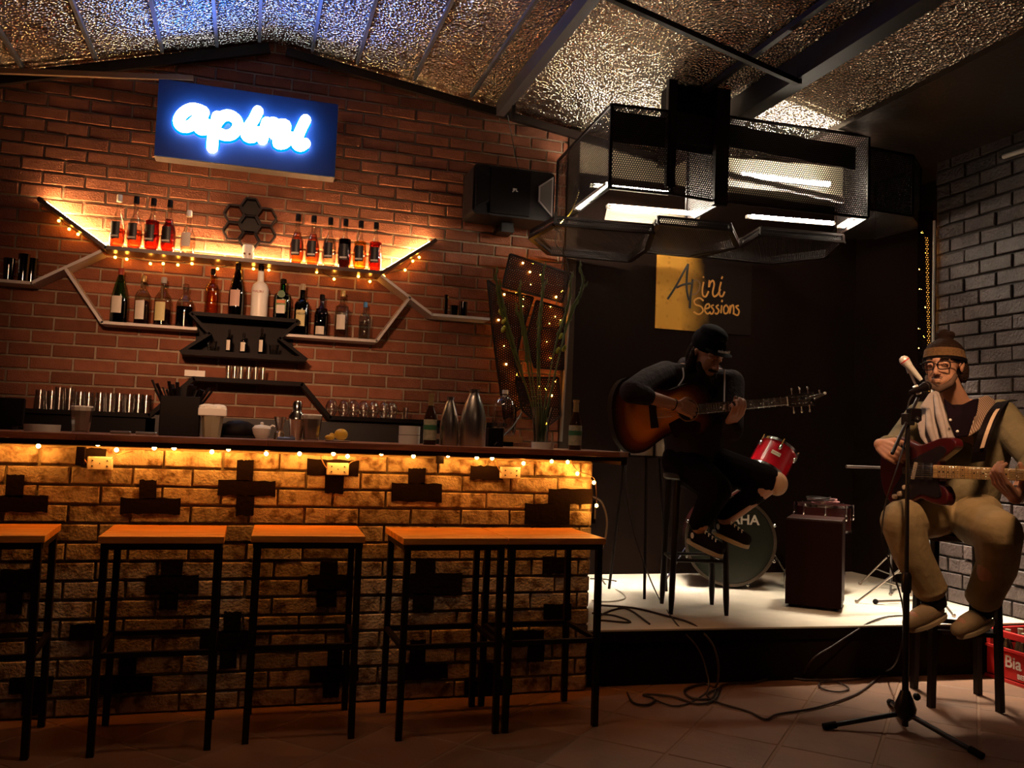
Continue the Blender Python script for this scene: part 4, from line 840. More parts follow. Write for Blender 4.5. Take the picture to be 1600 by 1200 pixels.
strokes([[(745,435),(790,420),(825,455),(815,530),(780,575),(735,585)]], mat('brown_lettering', (.25, .12, .04), .5), .0065)
GOLDL = mat('gold_lettering', (.8, .36, .07), .5)
strokes([[(870,440),(855,520),(860,590),(895,605),(925,545)], [(872,378),(862,392)], [(935,420),(930,500),(945,450),(975,425),(990,470),(972,560),(990,605),(1030,580),(1060,520)], [(1068,440),(1048,530),(1055,595),(1085,600),(1108,550)], [(1085,378),(1072,405)],
         [(868,655),(820,622),(765,650),(775,695),(840,720),(862,770),(815,808),(755,780)], [(890,745),(932,730),(930,692),(898,702),(882,760),(912,802),(948,780)], [(985,702),(955,718),(985,762),(965,803),(938,792)],
         [(1040,702),(1012,722),(1042,762),(1022,803),(996,792)], [(1075,705),(1066,795)], [(1082,645),(1075,668)], [(1125,700),(1098,735),(1105,795),(1140,790),(1152,740),(1125,700)], [(1172,705),(1166,800),(1180,725),(1205,705),(1212,760),(1208,808)], [(1268,708),(1236,722),(1272,768),(1255,818),(1212,800)]], GOLDL, .0068)

# ------------------------------------------------------------------ people: one continuous body grown by voxel remeshing
def blob(name, mb, m, parent, voxel=.006, smooth=3, label=None):
    me = mb.mesh('tmp'); o = bpy.data.objects.new('tmp', me); C.objects.link(o)
    r_ = o.modifiers.new('r', 'REMESH'); r_.mode = 'VOXEL'; r_.voxel_size = voxel
    s_ = o.modifiers.new('s', 'SMOOTH'); s_.iterations = smooth; s_.factor = .5
    bpy.context.view_layer.update()
    me2 = bpy.data.meshes.new_from_object(o.evaluated_get(bpy.context.evaluated_depsgraph_get())); bpy.data.objects.remove(o)
    me2.materials.clear(); me2.materials.append(m); me2.polygons.foreach_set('use_smooth', [True]*len(me2.polygons)); me2.name = name
    me2.transform(Matrix.Translation(-world_loc(parent))); ob = bpy.data.objects.new(name, me2); C.objects.link(ob); ob.parent = parent
    if label: ob['label'] = label
    return ob
def cap_(mb, a, ra, b, rb): mb.ball(a, ra, 12, 8); mb.ball(b, rb, 12, 8); mb.tube([V(a), V(b)], [ra, rb], 14); return mb
def chain(mb, pts, rs):
    for i in range(len(pts)-1): cap_(mb, pts[i], rs[i], pts[i+1], rs[i+1])
    return mb
def hand(mb, wrist, d, n_, s_, curls=(.5, .6, .5), tip_curl=1.0, thumb=None, sc_=1.0, spread=.0):
    """d along the palm, n_ = palm-facing side (fingers curl towards it), s_ = thumb side"""
    d, n_ = V(d).normalized(), V(n_).normalized(); s_ = V(s_); s_ = (s_-d*s_.dot(d)); s_ = (s_-n_*s_.dot(n_)).normalized(); w_ = V(wrist)
    offs = (.032, .011, -.010, -.031); ln = ((.043, .025, .020), (.048, .029, .021), (.044, .027, .020), (.034, .020, .018))
    for k in range(4):
        kn = w_+d*(.088-.004*abs(k-1.2))*sc_+s_*offs[k]*sc_
        cap_(mb, w_+s_*offs[k]*.6+d*.012, .0155, kn, .0118*sc_)
        p = kn; a = 0
        for j in range(3):
            a += curls[j]*(1+.12*k*tip_curl); dd = d*math.cos(a)+n_*math.sin(a)+s_*spread*(1.5-k)
            q_ = p+dd*ln[k][j]*sc_; cap_(mb, p, (.0098, .0092, .0084)[j]*(.88 if k == 3 else 1), q_, (.0092, .0084, .0075)[j]*(.88 if k == 3 else 1)); p = q_
    if thumb is None: thumb = [w_+s_*.052+d*.045+n_*.012, w_+s_*.062+d*.078+n_*.026, w_+s_*.058+d*.102+n_*.036]
    chain(mb, [w_+s_*.018+d*.015]+[V(t_) for t_ in thumb], [.0165, .013, .0108, .009])
def head(mb, c, f, u, neck, nr=.055, sc_=1.0):
    f = V(f).normalized(); r_ = f.cross(V(u)).normalized(); u = r_.cross(f).normalized(); rot = Matrix((r_, f, u)).transposed(); c = V(c)
    W = lambda x, y, z: c+rot @ (V((x, y, z))*sc_)
    B = lambda x, y, z, rx, ry, rz, sg=16, rg=12: mb.ball(W(x, y, z), (rx*sc_, ry*sc_, rz*sc_), sg, rg, rot)
    B(0, -.012, .032, .074, .094, .086, 20, 14); B(0, .022, -.028, .060, .070, .082, 20, 14); B(0, .054, -.094, .034, .030, .026)
    for s_ in (-1, 1):
        B(s_*.028, .036, -.055, .030, .042, .046); B(s_*.076, -.008, -.012, .008, .016, .030, 12, 8); B(s_*.082, -.014, -.004, .006, .012, .020, 10, 6)
        B(s_*.031, .074, .002, .016, .014, .010); B(s_*.010, .100, -.040, .0085, .010, .008, 8, 6)
    chain(mb, [W(-.044, .068, .022), W(0, .084, .022), W(.044, .068, .022)], [.009, .011, .009])
    chain(mb, [W(0, .086, .012), W(0, .102, -.015), W(0, .112, -.034)], [.008, .009, .0115]); B(0, .070, -.070, .032, .024, .028)
    B(0, .0945, -.066, .017, .008, .005, 12, 8); B(0, .0930, -.077, .015, .008, .006, 12, 8)
    chain(mb, [W(0, -.02, -.07), V(neck)], [nr*.95, nr*1.08])
    return W, rot

def sole(q_, toe, m, par):
    side = toe.cross(V((0, 0, 1))).normalized(); up_ = side.cross(toe).normalized(); pts = []
    for k in range(24):
        a = 2*PI*k/24; l_ = math.cos(a); w_ = math.sin(a); pts.append(q_+toe*(.062+.115*l_)+side*(.040+.006*l_)*w_-up_*.098)
    MB().prism(pts, up_*.022).build('sole', m, par, smooth=True, bevel=.004)
def cloth(name, pts, th, m, parent, voxel=.006, sm=4, label=None):
    q = [P(a, b, y=c) for a, b, c in pts]; mb = MB(); n_ = len(q); c_ = sum(q, V())/n_; d = (CAM-c_).normalized()
    mb.v = [tuple(p) for p in q]+[tuple(c_+d*th*.5)]+[tuple(p-d*th) for p in q]+[tuple(c_-d*th)]
    mb.f = [(k, (k+1) % n_, n_) for k in range(n_)]+[(n_+1+(k+1) % n_, n_+1+k, 2*n_+1) for k in range(n_)]+[(k, n_+1+k, n_+1+(k+1) % n_, (k+1) % n_) for k in range(n_)]
    return blob(name, mb, m, parent, voxel, sm, label)
# ---- singer on the stool, front right
hs = V((3.27, 3.37, 0))
stl = thing('stool', (hs.x, hs.y, 0), 'tall black four-legged stool under the singer in the khaki jacket', 'stool')
ft = [(3.214, 3.57), (3.059, 3.29), (3.459, 3.421), (3.33, 3.168)]
for p in ft:
    tp_ = hs+(V((p[0], p[1], 0))-hs)*.9; MB().bar((p[0], p[1], 0), (tp_.x, tp_.y, .755), .028).build('leg', STEEL, stl)
for a, b in ((0, 1), (1, 3), (3, 2), (2, 0)):
    pa = hs+(V((*ft[a], 0))-hs)*.95; pb = hs+(V((*ft[b], 0))-hs)*.95
    MB().bar((pa.x, pa.y, .34), (pb.x, pb.y, .34), .02).build('footrest_bar', STEEL, stl); 
tq = [V((*ft[k], .755)) for k in (0, 1, 3, 2)]; tq = [V((hs.x, hs.y, .755))+(q_-V((hs.x, hs.y, .755)))*1.08 for q_ in tq]
MB().prism(tq, (0, 0, .028)).build('seat', mat('stool_seat', (.05, .025, .015), .5), stl, bevel=.006)
Nk = P(1499, 640, y=3.33); Hc = P(1474, 570, y=3.27); fS = V((-.86, -.48, -.10)); uS = V((-.06, 0, 1))
sg = thing('person', (3.2, 3.3, .0), 'person in khaki jacket, headband and glasses singing at the microphone and holding an electric guitar', 'person')
pel = V((3.27, 3.36, .88)); che = (Nk+pel)/2+V((0, .03, .06))
Rs, Ls = P(1440, 652, y=3.43), P(1563, 650, y=3.21); Re, Le = P(1400, 702, y=3.30), P(1622, 722, y=2.98)
GO, GN = P(1463, 737, y=3.00), P(1566, 741, y=2.64)
gx = (GN-GO).normalized(); gv = (V((0, 0, 1))-gx*gx.z).normalized(); gn = gx.cross(gv); 
if gn.dot(CAM-GO) < 0: gn = -gn
G = lambda a, b, c=0: GO+gx*a+gv*b+gn*c
Rw = G(-.30, .115, .055); Lw = G(.40, -.085, -.02)
Rk, Lk = P(1409, 815, y=3.17), P(1560, 832, y=2.90)
Rf, Lf = P(1460, 936, y=3.16), P(1534, 946, y=3.10)
mb = MB(); W, hrot = head(mb, Hc, fS, uS, Nk+V((0, .0, .0)), .056)
for a, ra, b, rb in ((Nk, .06, che, .13), (che, .145, pel, .14), (Nk, .06, Rs, .058), (Nk, .06, Ls, .058), (Rs, .056, Re, .043), (Re, .042, Rw, .027), (Ls, .056, Le, .043), (Le, .042, Lw, .027),
                     (pel+V((-.05, .06, -.02)), .10, Rk, .062), (Rk, .06, Rf, .042), (pel+V((.05, -.06, -.02)), .10, Lk, .062), (Lk, .06, Lf, .042)): cap_(mb, a, ra, b, rb)
toe = (RT*-.86-FW*.38+V((0, 0, -.20))).normalized()
for q_ in (Rf, Lf): cap_(mb, q_+V((.01, .01, -.04)), .036, q_+toe*.13+V((0, 0, -.045)), .03)
hand(mb, Rw, gx*.8-gv*.35+gn*.0, -gn*.6-gv*.3, gv*.3+gx*.3+gn*-.2, (.7, .8, .6))
hand(mb, Lw, (gn*.55+gv*.45), (gv*.9-gn*.5), gx, (.35, .95, .8), thumb=[G(.425, -.04, -.03), G(.43, .012, -.028), G(.432, .042, -.015)])
blob('body', mb, SKIN, sg, .0042, 4)
KH = mat('khaki_jacket', (.165, .125, .06), .85, noise_amt=.35, noise_scale=14, bump=.5, bump_scale=35)
GV = mat('grey_lining', (.30, .235, .21), .85, noise_amt=.2, noise_scale=20, bump=.4, bump_scale=30)
TR = mat('khaki_trousers', (.32, .22, .10), .8, noise_amt=.35, noise_scale=10, bump=.6, bump_scale=22)
DK = mat('dark_tshirt', (.008, .004, .006), .95, spec=.03)
mb = MB(); chain(mb, [Rs, Re, Re+(Rw-Re)*.45], [.078, .066, .056]); chain(mb, [Ls, Le, Le+(Lw-Le)*.45], [.080, .068, .058])
che2 = che+V((0, .03, 0)); cap_(mb, Nk+V((.0, .05, -.05)), .080, che2, .165); cap_(mb, Nk+V((.06, .0, -.045)), .062, Ls, .078); cap_(mb, Nk+V((-.06, .06, -.045)), .062, Rs, .075); cap_(mb, che2, .17, pel+V((0, 0, .03)), .165); cap_(mb, Rs, .075, Ls, .075); cap_(mb, Rs+V((.03, 0, -.05)), .09, pel+V((-.06, 0, .1)), .12); cap_(mb, Ls+V((-.02, 0, -.05)), .09, pel+V((.06, -.03, .1)), .12)
mb.ball(Rs+(Re-Rs)*.5+V((0, 0, -.01)), .078, 12, 8); mb.ball(Le+V((0, 0, .02)), .075, 12, 8)
for k in range(7): a = che2+(pel-che2)*(k/6); mb.ball(a+V((-.06+.03*math.sin(k*2), -.10, 0)), (.13, .05, .035), 12, 8)
mb.ball(che+V((-.085, -.075, -.06)), (.12, .10, .11), 14, 10); mb.ball(pel+V((-.06, -.07, .12)), (.13, .11, .10), 14, 10)
blob('jacket', mb, KH, sg, .008, 3)
mb = MB(); chain(mb, [pel+V((-.05, .05, .0)), (pel+Rk)/2+V((0, 0, .01)), Rk, (Rk+Rf)/2+V((-.03, 0, .02)), Rf+(Rk-Rf).normalized()*.06], [.12, .105, .092, .082, .072]); chain(mb, [pel+V((.05, -.06, .0)), (pel+Lk)/2, Lk, (Lk+Lf)/2+V((.04, 0, .02)), Lf+(Lk-Lf).normalized()*.06], [.12, .110, .096, .084, .074]); mb.ball(pel, (.15, .15, .11), 14, 10)
for (q_, s_) in ((Rk, 1), (Lk, -1)): mb.ball(q_+V((.04, .03, -.06)), (.075, .07, .03), 10, 6); mb.ball(q_+V((.06, .08, .03)), (.07, .06, .06), 10, 6)
for q_, kn_, w_ in ((Rf, Rk, .076), (Lf, Lk, .079)): mb.ball(q_+(kn_-q_).normalized()*.045, (w_, w_, .022), 14, 8, (kn_-q_).to_track_quat('Z', 'Y').to_matrix())
blob('trousers', mb, TR, sg, .008, 2)
SH_ = mat('beige_canvas', (.34, .23, .12), .8, bump=.2); SO = mat('beige_sole', (.42, .31, .18), .7)
for q_, kn_ in ((Rf, Rk), (Lf, Lk)):
    sd_ = (kn_-q_).normalized(); mb = MB(); cap_(mb, q_+V((.012, .012, -.045)), .043, q_+toe*.10+V((0, 0, -.05)), .042); cap_(mb, q_+toe*.08+V((0, 0, -.052)), .040, q_+toe*.155+V((0, 0, -.056)), .032)
    s_ = blob('shoe', mb, SH_, sg, .006, 2)
    sole(q_, toe, SO, s_)
    MB().tube([q_+sd_*.09, q_+sd_*.04, q_+V((.008, .008, -.03))], [.060, .056, .052], 14).build('sock', RUBBER, sg, smooth=True)
# shirt, lapel, collar
cloth('tshirt', [(1474, 622, 3.20), (1487, 632, 3.14), (1504, 632, 3.13), (1520, 624, 3.17), (1530, 622, 3.18), (1526, 650, 3.10), (1512, 682, 3.07), (1494, 684, 3.07), (1482, 660, 3.10)], .07, DK, sg)
mb = MB(); cloth('grey_lapel', [(1452, 614, 3.24), (1466, 609, 3.24), (1474, 632, 3.16), (1482, 662, 3.08), (1496, 692, 3.05), (1478, 704, 3.06), (1454, 704, 3.09), (1438, 684, 3.13), (1432, 658, 3.18), (1438, 634, 3.22)], .06, GV, sg, label='grey folded lapel hanging over the chest')
mb = MB()
for a_ in (((1462, 618, 3.21), (1468, 650, 3.10), (1478, 690, 3.035)), ((1450, 640, 3.18), (1453, 670, 3.09), (1462, 696, 3.06))): chain(mb, [P(p[0], p[1], y=p[2]) for p in a_], [.012, .017, .012])
blob('lapel_fold', mb, GV, sg, .006, 4)
PL = mat('plaid_flannel', (.42, .24, .14), .9); nt = PL.node_tree; N = nt.nodes; L = nt.links; g = N.new('ShaderNodeNewGeometry'); wv = N.new('ShaderNodeTexWave'); wv.inputs['Scale'].default_value = 22; cr = N.new('ShaderNodeValToRGB'); cr.color_ramp.interpolation = 'CONSTANT'
cr.color_ramp.elements[0].color = (.13, .055, .03, 1); cr.color_ramp.elements[1].color = (.30, .22, .15, 1); cr.color_ramp.elements[1].position = .6; L.new(g.outputs['Position'], wv.inputs[0]); L.new(wv.outputs['Fac'], cr.inputs[0]); L.new(cr.outputs[0], N['Principled BSDF'].inputs['Base Color'])
cloth('plaid_collar', [(1528, 622, 3.20), (1542, 617, 3.22), (1556, 626, 3.20), (1548, 648, 3.12), (1530, 672, 3.07), (1512, 684, 3.06), (1522, 652, 3.09)], .05, PL, sg)
for k, (a, b) in enumerate(((1485, 656), (1496, 674))): MB().ball(P(a, b, y=3.045), .006, 8, 6).build('button', WHITEM, sg)
# headband, hair, bun, beard, glasses
HAIR = mat('brown_hair', (.025, .011, .006), .8, spec=.1, noise_amt=.5, noise_scale=90, bump=1, bump_scale=120)
mb = MB(); mb.ball(W(0, -.022, .045), (.086, .099, .080), 18, 12, hrot); mb.ball(W(0, -.075, -.03), (.080, .052, .085), 14, 10, hrot); 
for s_ in (-1, 1): mb.ball(W(s_*.072, -.048, -.03), (.024, .036, .062), 10, 8, hrot)
mb.ball(W(.012, -.06, .140), (.036, .034, .030), 14, 10, hrot); mb.ball(W(-.022, -.045, .138), (.024, .024, .020), 12, 8, hrot)
blob('hair', mb, HAIR, sg, .006, 2)
HB1 = mat('ochre_headband', (.16, .075, .022), .9, noise_amt=.5, noise_scale=60, bump=.8, bump_scale=90)
def band(z0, z1, grow, m, nm, tl=.34):
    mb = MB(); nn = 28; base = []
    for k in range(nn):
        a = 2*PI*k/nn
        for z_, g_ in ((z0, 0), (z0, grow), (z1, grow), (z1, 0)):
            q = math.sqrt(max(.05, 1-((z_-.045)/.088)**2)); x_ = (.086*q+g_)*math.cos(a); y_ = (.099*q+g_)*math.sin(a)-.022; base.append(W(x_, y_, z_-.016+tl*y_*.6))
    mb.v = [tuple(p) for p in base]; mb.f = [(4*k+j, 4*((k+1) % nn)+j, 4*((k+1) % nn)+(j+1) % 4, 4*k+(j+1) % 4) for k in range(nn) for j in range(4)]
    return mb.build(nm, m, sg, smooth=True)
band(.040, .085, .007, HB1, 'headband'); band(.030, .044, .009, BLACK, 'headband_trim')
mb = MB()
for s_ in (-1, 1): chain(mb, [W(s_*.060, .040, -.055), W(s_*.045, .068, -.090), W(0, .078, -.112)], [.013, .015, .017])
mb.ball(W(0, .088, -.092), (.012, .008, .008), 8, 6)
MB().tube([W(-.024, .0965, -.0565), W(0, .104, -.0535), W(.024, .0965, -.0565)], [.002, .0035, .002], 6).build('moustache', HAIR, sg, smooth=True)
blob('beard', mb, mat('stubble', (.075, .035, .018), .8), sg, .0045, 2)
for s_ in (-1, 1): MB().tube([W(s_*.016, .096, .027), W(s_*.034, .092, .031), W(s_*.052, .078, .027)], [.003, .0045, .002], 6).build('eyebrow', HAIR, sg, smooth=True)
for s_ in (-1, 1): MB().tube([W(s_*.020, .0905, -.003), W(s_*.032, .0895, -.007), W(s_*.044, .0825, -.004)], .0016, 6).build('eyelid_line', HAIR, sg)
gl = MB()
for s_ in (-1, 1):
    pts = []
    for k in range(21):
        a = 2*PI*k/20; cx_, cz_ = math.cos(a), math.sin(a); sq = .25
        x_ = .026*(abs(cx_)**(.6))*(1 if cx_ > 0 else -1); z_ = .0185*(abs(cz_)**(.6))*(1 if cz_ > 0 else -1)
        pts.append(W(s_*.034+x_, .107-.35*abs(s_*.034+x_)*.5, -.002+z_))
    gl.tube(pts, .0030, 6); gl.tube([W(s_*.060, .096, .010), W(s_*.082, .06, .008), W(s_*.084, -.005, .004)], .0026, 6)
gl.tube([W(-.009, .107, .004), W(0, .110, .006), W(.009, .107, .004)], .0026, 6); gl.build('glasses', BLACK, sg, smooth=True)
MB().tube(smoothpts([Nk+V((.062, -.0, .045)), Nk+V((.058, -.05, .012)), Nk+V((.015, -.085, -.03)), Nk+V((-.02, -.085, -.04))], 4), .0018, 5).build('necklace', BLACK, sg)
MB().tube([Lw+(Le-Lw).normalized()*.03-gv*.0, Lw+(Le-Lw).normalized()*.05], [.034, .036], 14).build('bracelet', CHROME, sg, smooth=True)

# ---- electric guitar held by the singer
eg = thing('electric_guitar', G(0, 0, -.03), 'dark red electric guitar with maple neck in the hands of the singer', 'guitar')
out = smoothpts([(a, b, 0) for a, b in [(0, .045), (.045, .07), (.10, .105), (.085, .14), (.02, .145), (-.06, .125), (-.13, .115), (-.21, .14), (-.30, .155), (-.37, .10), (-.39, 0), (-.365, -.10), (-.29, -.165), (-.20, -.155), (-.12, -.12), (-.05, -.135), (.035, -.14), (.055, -.10), (.03, -.06), (0, -.045), (0, .045)]], 3)[:-1]
CRED = mat('candy_red', (.06, .004, .005), .3, coat=.4)
MB().prism([G(p.x, p.y, -.052) for p in out], gn*.042).build('guitar_body', CRED, eg, bevel=.006)
pg = smoothpts([(a, b, 0) for a, b in [(-.01, .035), (.05, .085), (.02, .11), (-.05, .09), (-.12, .065), (-.20, .03), (-.24, -.03), (-.30, -.11), (-.26, -.145), (-.18, -.13), (-.10, -.10), (-.03, -.11), (.02, -.10), (.0, -.04), (-.01, .035)]], 3)[:-1]
MB().prism([G(p.x, p.y, -.0095) for p in pg], gn*.003).build('pickguard', mat('black_pickguard', (.012, .008, .01), .3), eg)
MB().prism([G(-.02, -.028, -.02), G(.47, -.0215, -.02), G(.47, .0215, -.02), G(-.02, .028, -.02)], gn*.022).build('neck', mat('maple_neck', (.62, .36, .12), .4, noise_amt=.4, noise_scale=25), eg, bevel=.003)
fm = MB(); L0 = .648; x0 = .47
for k in range(1, 22): x_ = x0-L0*(1-2**(-k/12)); fm.bar(G(x_, -.026, .0025), G(x_, .026, .0025), .002, .002)
o = fm.build('frets', CHROME, eg); o['kind'] = 'stuff'
for k in (3, 5, 7, 9, 12, 15, 17, 19, 21):
    x_ = x0-L0*(1-2**(-(k-.5)/12))
    for dv in ((-.012, .012) if k == 12 else (0,)): MB().lathe([(.0032, 0), (.0032, .001)], G(x_, dv, .002), 8, Matrix((gx, gv, gn)).transposed()).build('fret_marker', BLACK, eg)
MB().prism([G(a, b, -.02) for a, b in [(.47, -.0215), (.50, -.03), (.52, -.055), (.60, -.045), (.66, -.02), (.665, .01), (.64, .03), (.56, .032), (.50, .028), (.47, .0215)]], gn*.014).build('headstock', mat('maple_head', (.62, .40, .17), .4), eg, bevel=.002)
for k in range(6): MB().lathe([(.006, 0), (.006, .016), (.004, .018)], G(.505+.026*k, .012+.001*k, -.008), 10, Matrix((gx, gv, gn)).transposed()).bar(G(.505+.026*k, .025, -.014), G(.505+.026*k, .052, -.014), .007, .014).build('tuning_peg', CHROME, eg, smooth=True)
MB().lathe([(.017, 0), (.017, .003)], G(.60, -.02, -.006), 16, Matrix((gx, gv, gn)).transposed()).build('emblem', BLACK, eg)
sr = MB()
for k in range(6): v_ = -.019+.0076*k; sr.tube([G(-.178, v_*1.3, .008), G(.47, v_*.85, .007)], .0007, 4)
o = sr.build('strings', CHROME, eg)
for k, x_ in enumerate((-.035, -.09, -.14)): MB().bar(G(x_-(.0 if k < 2 else .012), -.036, -.003), G(x_+(0 if k < 2 else .012), .036, -.003), .016, .010).build('pickup', mat('pickup_cover', (.02, .015, .015) if k < 2 else (.4, .3, .22), .4), eg)
MB().box(G(-.19, 0, -.004), (.03, .03, .03)).build('bridge', CHROME, eg)
for a, b in ((-.20, -.075), (-.235, -.105), (-.27, -.12)): MB().lathe([(.012, 0), (.010, .014), (.0005, .015)], G(a, b, -.006), 12, Matrix((gx, gv, gn)).transposed()).build('knob', mat('cream_knob', (.6, .45, .3), .4), eg, smooth=True)
stp = [P(1528, 722, y=3.02), P(1532, 700, y=3.0), P(1541, 672, y=3.0), P(1553, 645, y=3.06), P(1568, 628, y=3.18), P(1580, 628, y=3.32)]
def ribbon(pts, wd, th, side):
    mb = MB(); pts = smoothpts(pts, 4); side = V(side).normalized()*wd/2; nn = V(side).cross(pts[-1]-pts[0]).normalized()*th
    for p in pts: mb.v += [tuple(p-side), tuple(p+side), tuple(p+side+nn), tuple(p-side+nn)]
    for i in range(len(pts)-1):
        for k in range(4): mb.f.append((4*i+k, 4*i+(k+1) % 4, 4*i+4+(k+1) % 4, 4*i+4+k))
    mb.f += [(3, 2, 1, 0), tuple(4*(len(pts)-1)+k for k in range(4))]; return mb
ribbon(stp, .062, .004, RT+gv*.15).build('strap', BLACK, eg, label='black strap with a tan stripe')
ribbon([p-FW*.012 for p in stp[1:5]], .018, .003, RT+gv*.15).build('strap_stripe', mat('tan_stripe', (.5, .34, .22), .8), eg)

# ---- guitarist on the stage stool
stg = thing('stool', (2.355, 4.25, SZ), 'tall stool on the stage under the person with the acoustic guitar', 'stool')
f2 = [(2.264, 4.429), (2.173, 4.145), (2.545, 4.37), (2.464, 4.08)]; c2 = V((2.36, 4.255, 0)); sz_ = SZ+.70
for p in f2:
    a = V((p[0], p[1], SZ)); b = V((c2.x+(p[0]-c2.x)*.86, c2.y+(p[1]-c2.y)*.86, sz_)); MB().tube([a, a+(b-a)*.12, b], [.011, .016, .018], 10).build('leg', STEEL, stg, smooth=True)
for a, b in ((0, 1), (1, 3), (3, 2), (2, 0)):
    pa, pb = [V((c2.x+(f2[i][0]-c2.x)*.94, c2.y+(f2[i][1]-c2.y)*.94, SZ+.28)) for i in (a, b)]; MB().tube([pa, pb], .009, 8).build('footrest_bar', STEEL, stg)
MB().lathe([(.165, 0), (.175, .01), (.175, .03), (.165, .038), (.0005, .04)], (c2.x, c2.y, sz_), 24).build('seat', mat('dark_seat', (.03, .016, .012), .5), stg, smooth=True)
ag0, ag1 = P(1075, 641, y=3.98), P(1229, 627, y=3.90)
ax = (ag1-ag0).normalized(); av = (V((0, 0, 1))-ax*ax.z).normalized(); an = ax.cross(av)
if an.dot(CAM-ag0) < 0: an = -an
A = lambda a, b, c=0: ag0+ax*a+av*b+an*c
nlen = (ag1-ag0).length
gt = thing('person', (2.36, 4.2, SZ), 'person in dark hoodie and black cap seated on stage playing an acoustic guitar', 'person')
pel = V((2.35, 4.28, sz_+.10)); Nk = P(1098, 582, y=4.22); che = (Nk+pel)/2+V((0, .03, .04))
Hc = P(1104, 553, y=4.12); fG = V((.22, -.86, -.50)); uG = V((.12, -.30, 1))
Rs, Ls = P(1040, 585, y=4.22), P(1142, 598, y=4.16); Re, Le = P(986, 612, y=3.93), P(1143, 672, y=4.00)
Rw, Lw = A(-.07, .028, .05)+V((0, 0, .0)), A(.235, -.085, -.035)
Rk, Lk = P(1120, 765, y=3.98), P(1205, 752, y=3.98); Rf, Lf = P(1092, 826, y=4.12), P(1132, 812, y=4.10)
mb = MB(); W, hrot = head(mb, Hc, fG, uG, Nk, .055)
for a, ra, b, rb in ((Nk, .06, che, .12), (che, .135, pel, .13), (Nk, .06, Rs, .055), (Nk, .06, Ls, .055), (Rs, .052, Re, .04), (Re, .040, Rw, .027), (Ls, .052, Le, .04), (Le, .040, Lw, .027),
                     (pel+V((-.06, 0, -.03)), .09, Rk, .058), (Rk, .058, Rf, .04), (pel+V((.07, 0, -.03)), .09, Lk, .058), (Lk, .058, Lf, .04)): cap_(mb, a, ra, b, rb)
toe = V((.42, -.80, -.25)).normalized()
for q_ in (Rf, Lf): cap_(mb, q_+V((0, .02, -.04)), .034, q_+toe*.13+V((0, 0, -.05)), .028)
hand(mb, Rw, ax*.86-av*.30-an*.25, -an*.8-av*.2, av*.6+ax*.3, (.55, .75, .6))
hand(mb, Lw, an*.50+av*.35+ax*.1, av*.9-an*.45, ax, (.35, .95, .8), thumb=[A(.262, -.03, -.045), A(.268, .015, -.036), A(.272, .045, -.02)])
blob('body', mb, SKIN, gt, .0045, 2)
HD = mat('dark_hoodie', (.04, .028, .03), .9, spec=.1, noise_amt=.4, noise_scale=15, bump=.6, bump_scale=40); JN = mat('black_trousers', (.007, .004, .004), .95, spec=.05)
mb = MB(); chain(mb, [Rs, (Rs+Re)/2+V((0, 0, .01)), Re, Re+(Rw-Re)*.34], [.075, .070, .060, .046]); chain(mb, [Ls, Le, Le+(Lw-Le)*.4], [.074, .062, .048])
cap_(mb, Nk+V((0, .04, -.06)), .085, che, .155); cap_(mb, che, .155, pel, .155); cap_(mb, Rs, .07, Ls, .07); cap_(mb, Rs+V((.03, 0, -.05)), .085, pel+V((-.05, 0, .1)), .11); cap_(mb, Ls+V((-.03, 0, -.05)), .085, pel+V((.05, 0, .1)), .11)
chain(mb, [Nk+V((-.10, .01, .03)), Nk+V((-.06, .09, .045)), Nk+V((.05, .09, .04)), Nk+V((.09, .0, .015))], [.035, .045, .045, .032])
blob('hoodie', mb, HD, gt, .008, 3)
mb = MB(); chain(mb, [pel+V((-.06, 0, -.0)), Rk, Rf+V((0, 0, .03))], [.115, .080, .055]); chain(mb, [pel+V((.06, 0, -.0)), pel+(Lk-pel)*.93], [.115, .080]); chain(mb, [pel+(Lk-pel)*.8+V((0, .01, -.01)), Lk+(Lf-Lk)*.3, Lf+V((0, 0, .03))], [.075, .055, .05]); mb.ball(pel, (.14, .14, .10), 14, 10)
blob('trousers', mb, JN, gt, .008, 2)
mb = MB(); mb.ball(Lk+V((.028, -.01, -.012)), (.056, .062, .064), 14, 10); blob('knee_patch', mb, mat('pale_knee', (.55, .34, .2), .7), gt, .006, 2, label='pale bare knee')
SHB = mat('black_canvas', (.012, .008, .009), .85, spec=.1); CSO = mat('cream_sole', (.5, .4, .27), .7) 
for k, q_ in enumerate((Rf, Lf)):
    mb = MB(); cap_(mb, q_+V((0, .02, .0)), .042, q_+V((0, .01, -.045)), .042); cap_(mb, q_+V((0, .01, -.045)), .042, q_+toe*.13+V((0, 0, -.055)), .034); s_ = blob('shoe', mb, SHB, gt, .006, 2)
    sole(q_+V((0, 0, .002)), toe, CSO, s_)
    lc = MB(); up_ = V((0, 0, 1))
    for j in range(4):
        c_ = q_+toe*(.03+.022*j)+V((0, -.012, -.006-.006*j)); sd = toe.cross(up_).normalized()*.022; lc.tube([c_-sd, c_+V((0, -.008, .008)), c_+sd+toe*.018], .003, 5)
    o = lc.build('laces', PAPER, s_); 
    MB().lathe([(.016, 0), (.016, .002)], q_+V((-.044, -.012, -.035)), 12, Matrix.Rotation(-PI/2, 3, 'Y')).build('badge', PAPER, s_)
CAPM = mat('black_cap', (.007, .004, .006), .9, spec=.08)
mb = MB(); mb.ball(W(0, -.015, .06), (.088, .105, .082), 20, 14, hrot); mb.ball(W(0, -.01, .115), (.074, .086, .045), 18, 10, hrot); blob('cap', mb, CAPM, gt, .006, 2)
MB().ball(W(0, .075, .045), (.088, .060, .010), 20, 6, hrot).build('cap_peak', CAPM, gt, smooth=True)
